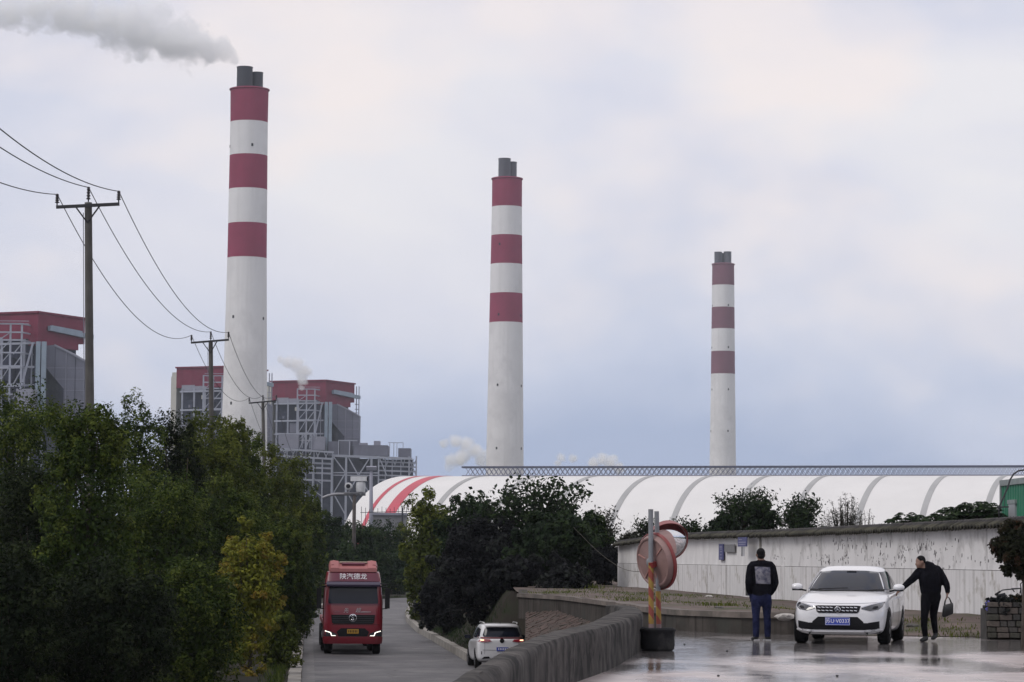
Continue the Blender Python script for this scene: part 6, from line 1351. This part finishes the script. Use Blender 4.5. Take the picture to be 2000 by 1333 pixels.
# pale printed panel on the jacket's back
bv = BVHTree.FromPolygons([v.co.copy() for v in body.data.vertices], [tuple(p.vertices) for p in body.data.polygons])
pm = bpy.data.materials.new('back_print'); pm.use_nodes = True; t = pm.node_tree; b = t.nodes['Principled BSDF']; co = t.nodes.new('ShaderNodeTexCoord'); nz_ = t.nodes.new('ShaderNodeTexNoise'); nz_.inputs['Scale'].default_value = 14; nz_.inputs['Detail'].default_value = 4; t.links.new(co.outputs['Object'], nz_.inputs[0]); rpn = t.nodes.new('ShaderNodeValToRGB'); t.links.new(nz_.outputs[0], rpn.inputs[0]); e = rpn.color_ramp.elements; e[0].position = .38; e[0].color = (.05, .05, .085, 1); e[1].position = .62; e[1].color = (.19, .185, .215, 1); t.links.new(rpn.outputs[0], b.inputs['Base Color']); b.inputs['Roughness'].default_value = .8
pnl = decal('back_print', [(-.13, 1.08), (.155, 1.07), (.145, 1.39), (-.15, 1.40)], 'y', -1, bv, pm, man, .006, .03, .004)
for sg in (-1, 1): MB().obox((.125 if sg > 0 else -.10, .06, .012), (.045, 0, 0), (.0, .14, 0), (0, 0, .012)).build('shoe_sole', M_sole, man)
# --- man leaning to the car with a bag
D2 = GX(1812, 1254, 0); U = 722.0 / 1.0
def f(cx, cy, y=0): return ((cx - 480) / U, y, (1262 - cy) / U)
P = []
P += [('t', [f(520, 640, .02), f(520, 560, .0), f(510, 440, -.03), f(495, 330, -.05), f(480, 270, -.06)], [.17, .185, .20, .205, .15])]
P += [('t', [f(450, 560, 0), f(440, 430, -.03), f(420, 310, -.05)], [.10, .115, .11]), ('t', [f(600, 560, .02), f(590, 430, 0), f(580, 300, -.03)], [.10, .115, .11])]
P += [('t', [f(440, 275, -.05), f(375, 300, -.06), f(345, 320, -.06)], [.09, .09, .085]), ('t', [f(345, 320, -.06), f(275, 395, -.08), f(215, 445, -.09)], [.085, .075, .066]), ('t', [f(215, 445, -.09), f(150, 505, -.10), f(110, 545, -.105)], [.066, .055, .046])]
hand(P, f(105, 552, -.105), (-.75, -.05, -.55), (.2, .3, -.7), (-.3, 1, .2), .95)
P += [('t', [f(540, 265, -.03), f(610, 280, -.0), f(645, 320, .0)], [.095, .095, .09]), ('t', [f(645, 320, 0), f(700, 400, .0), f(735, 470, -.02)], [.088, .076, .066]), ('t', [f(735, 470, -.02), f(748, 530, -.05), f(748, 575, -.06)], [.066, .056, .046])]
hand(P, f(746, 590, -.06), (-.12, -.05, -1), (-.7, -.2, -.4), (0, -1, 0), .95)
# hood at the neck
P += [('t', [f(420, 225, -.06), f(480, 205, -.0), f(535, 215, -.02)], [.055, .075, .06]), ('t', [f(450, 245, -.07), f(420, 225, -.08), f(395, 205, -.09)], [.08, .07, .062])]
P += [('b', f(372, 165, -.10), (.092, .080, .108)), ('b', f(350, 205, -.12), (.06, .062, .06)), ('b', f(308, 200, -.13), (.022, .018, .02)), ('b', f(390, 175, -.178), (.026, .014, .034)), ('b', f(345, 240, -.12), (.045, .045, .03))]
# legs
P += [('t', [f(470, 640, -.02), f(455, 720, -.03), f(430, 900, -.06), f(428, 1040, -.03), f(445, 1175, -.01)], [.118, .104, .072, .064, .054])]
P += [('t', [f(590, 640, .06), f(580, 720, .07), f(566, 900, .06), f(588, 1040, .14), f(608, 1130, .20)], [.118, .104, .070, .060, .052])]
P += [('t', [f(455, 1215, .0), f(440, 1225, -.03), f(395, 1238, -.07), f(378, 1242, -.085)], [.05, .048, .04, .028]), ('t', [f(612, 1165, .21), f(598, 1190, .17), f(565, 1212, .11), f(548, 1218, .09)], [.048, .046, .04, .028])]
def colr2(c):
    head = Vector(f(372, 185, -.1)); hv = c - head
    if hv.length < .16 and c.x < f(425, 0)[0] and c.z > f(0, 250)[2]: return 0
    if (c - Vector(f(85, 580, -.11))).length < .105 and c.x < f(112, 0)[0]: return 0
    if (c - Vector(f(745, 640, -.06))).length < .09 and c.z < f(0, 590)[2]: return 0
    if c.z > f(0, 585)[2]: return 1
    if c.z > f(0, 1185 if c.x < .1 else 1140)[2]: return 2
    return 3
man2, body2 = figure('person', 'man in black hooded jacket leaning to open the white car\'s door', D2, P, colr2, [M_skin, M_jack, M_trou, M_shoe], rz=0)
hm = MB(); hm.ball(f(380, 150, -.095), (.094, .086, .098), 18, 12); c0 = Vector(f(380, 150, -.095)); hm.v = [(x, y, max(z, c0.z - .03 - (x - c0.x) * .55)) for x, y, z in hm.v]; hm.build('hair', M_hair, man2, smooth=True)
# handbag held in his right hand
bgp = D2 + Vector(f(750, 690, -.06)); M_bag = pmat('black_leather', (.010, .010, .011), .35, .2, 6)
bg_ = thing('handbag', bgp + Vector((0, 0, -.33)), 'black handbag with two handles hanging from the leaning man\'s hand', 'bag'); z0 = .33
q = lambda cx, cy, y=0: ((cx - 750) / U, y, z0 + (690 - cy) / U)
m_ = MB(); pr = [(690, 770), (700, 755), (790, 730), (815, 725), (822, 745), (822, 860), (812, 880), (700, 925), (682, 925), (672, 900)]
m_.v = [q(a, b_, -.055) for a, b_ in pr] + [q(a, b_, -.085 + .02) for a, b_ in [(747 + (x - 747) * .9, 830 + (y - 830) * .9) for x, y in pr]]
n_ = len(pr); rings = [[q(747 + (x - 747) * s_, 830 + (y - 830) * s_, yy) for x, y in pr] for s_, yy in ((.82, -.085), (.96, -.07), (1.0, -.03), (1.0, .03), (.96, .07), (.82, .085))]
loft(rings).build('bag_body', M_bag, bg_, smooth=45)
for yy in (-.05, .05):
    MB().tube([q(705, 765, yy), q(715, 700, yy * .6), q(735, 655, yy * .3), q(752, 648, 0), q(770, 660, yy * .3), q(785, 690, yy * .6), q(800, 735, yy)], .009, 8).build('handle', M_bag, bg_, smooth=True)
MB().obox(q(752, 760, -.08), (.07, 0, .02), (0, .004, 0), (0, 0, .006)).build('zip', M_chr, bg_)
# ================================================================== HAZE
hz_m = bpy.data.materials.new('pale_haze'); hz_m.use_nodes = True; t = hz_m.node_tree; t.nodes.clear(); o_ = t.nodes.new('ShaderNodeOutputMaterial'); v = t.nodes.new('ShaderNodeVolumePrincipled'); t.links.new(v.outputs[0], o_.inputs['Volume'])
v.inputs['Color'].default_value = (.84, .90, 1.0, 1); v.inputs['Density'].default_value = .00008; v.inputs['Anisotropy'].default_value = 0.0
hb_ = MB().box((-1510, -310, -3.7), (1510, 2910, 265)).build('haze', hz_m, None); tag(hb_, kind='stuff')
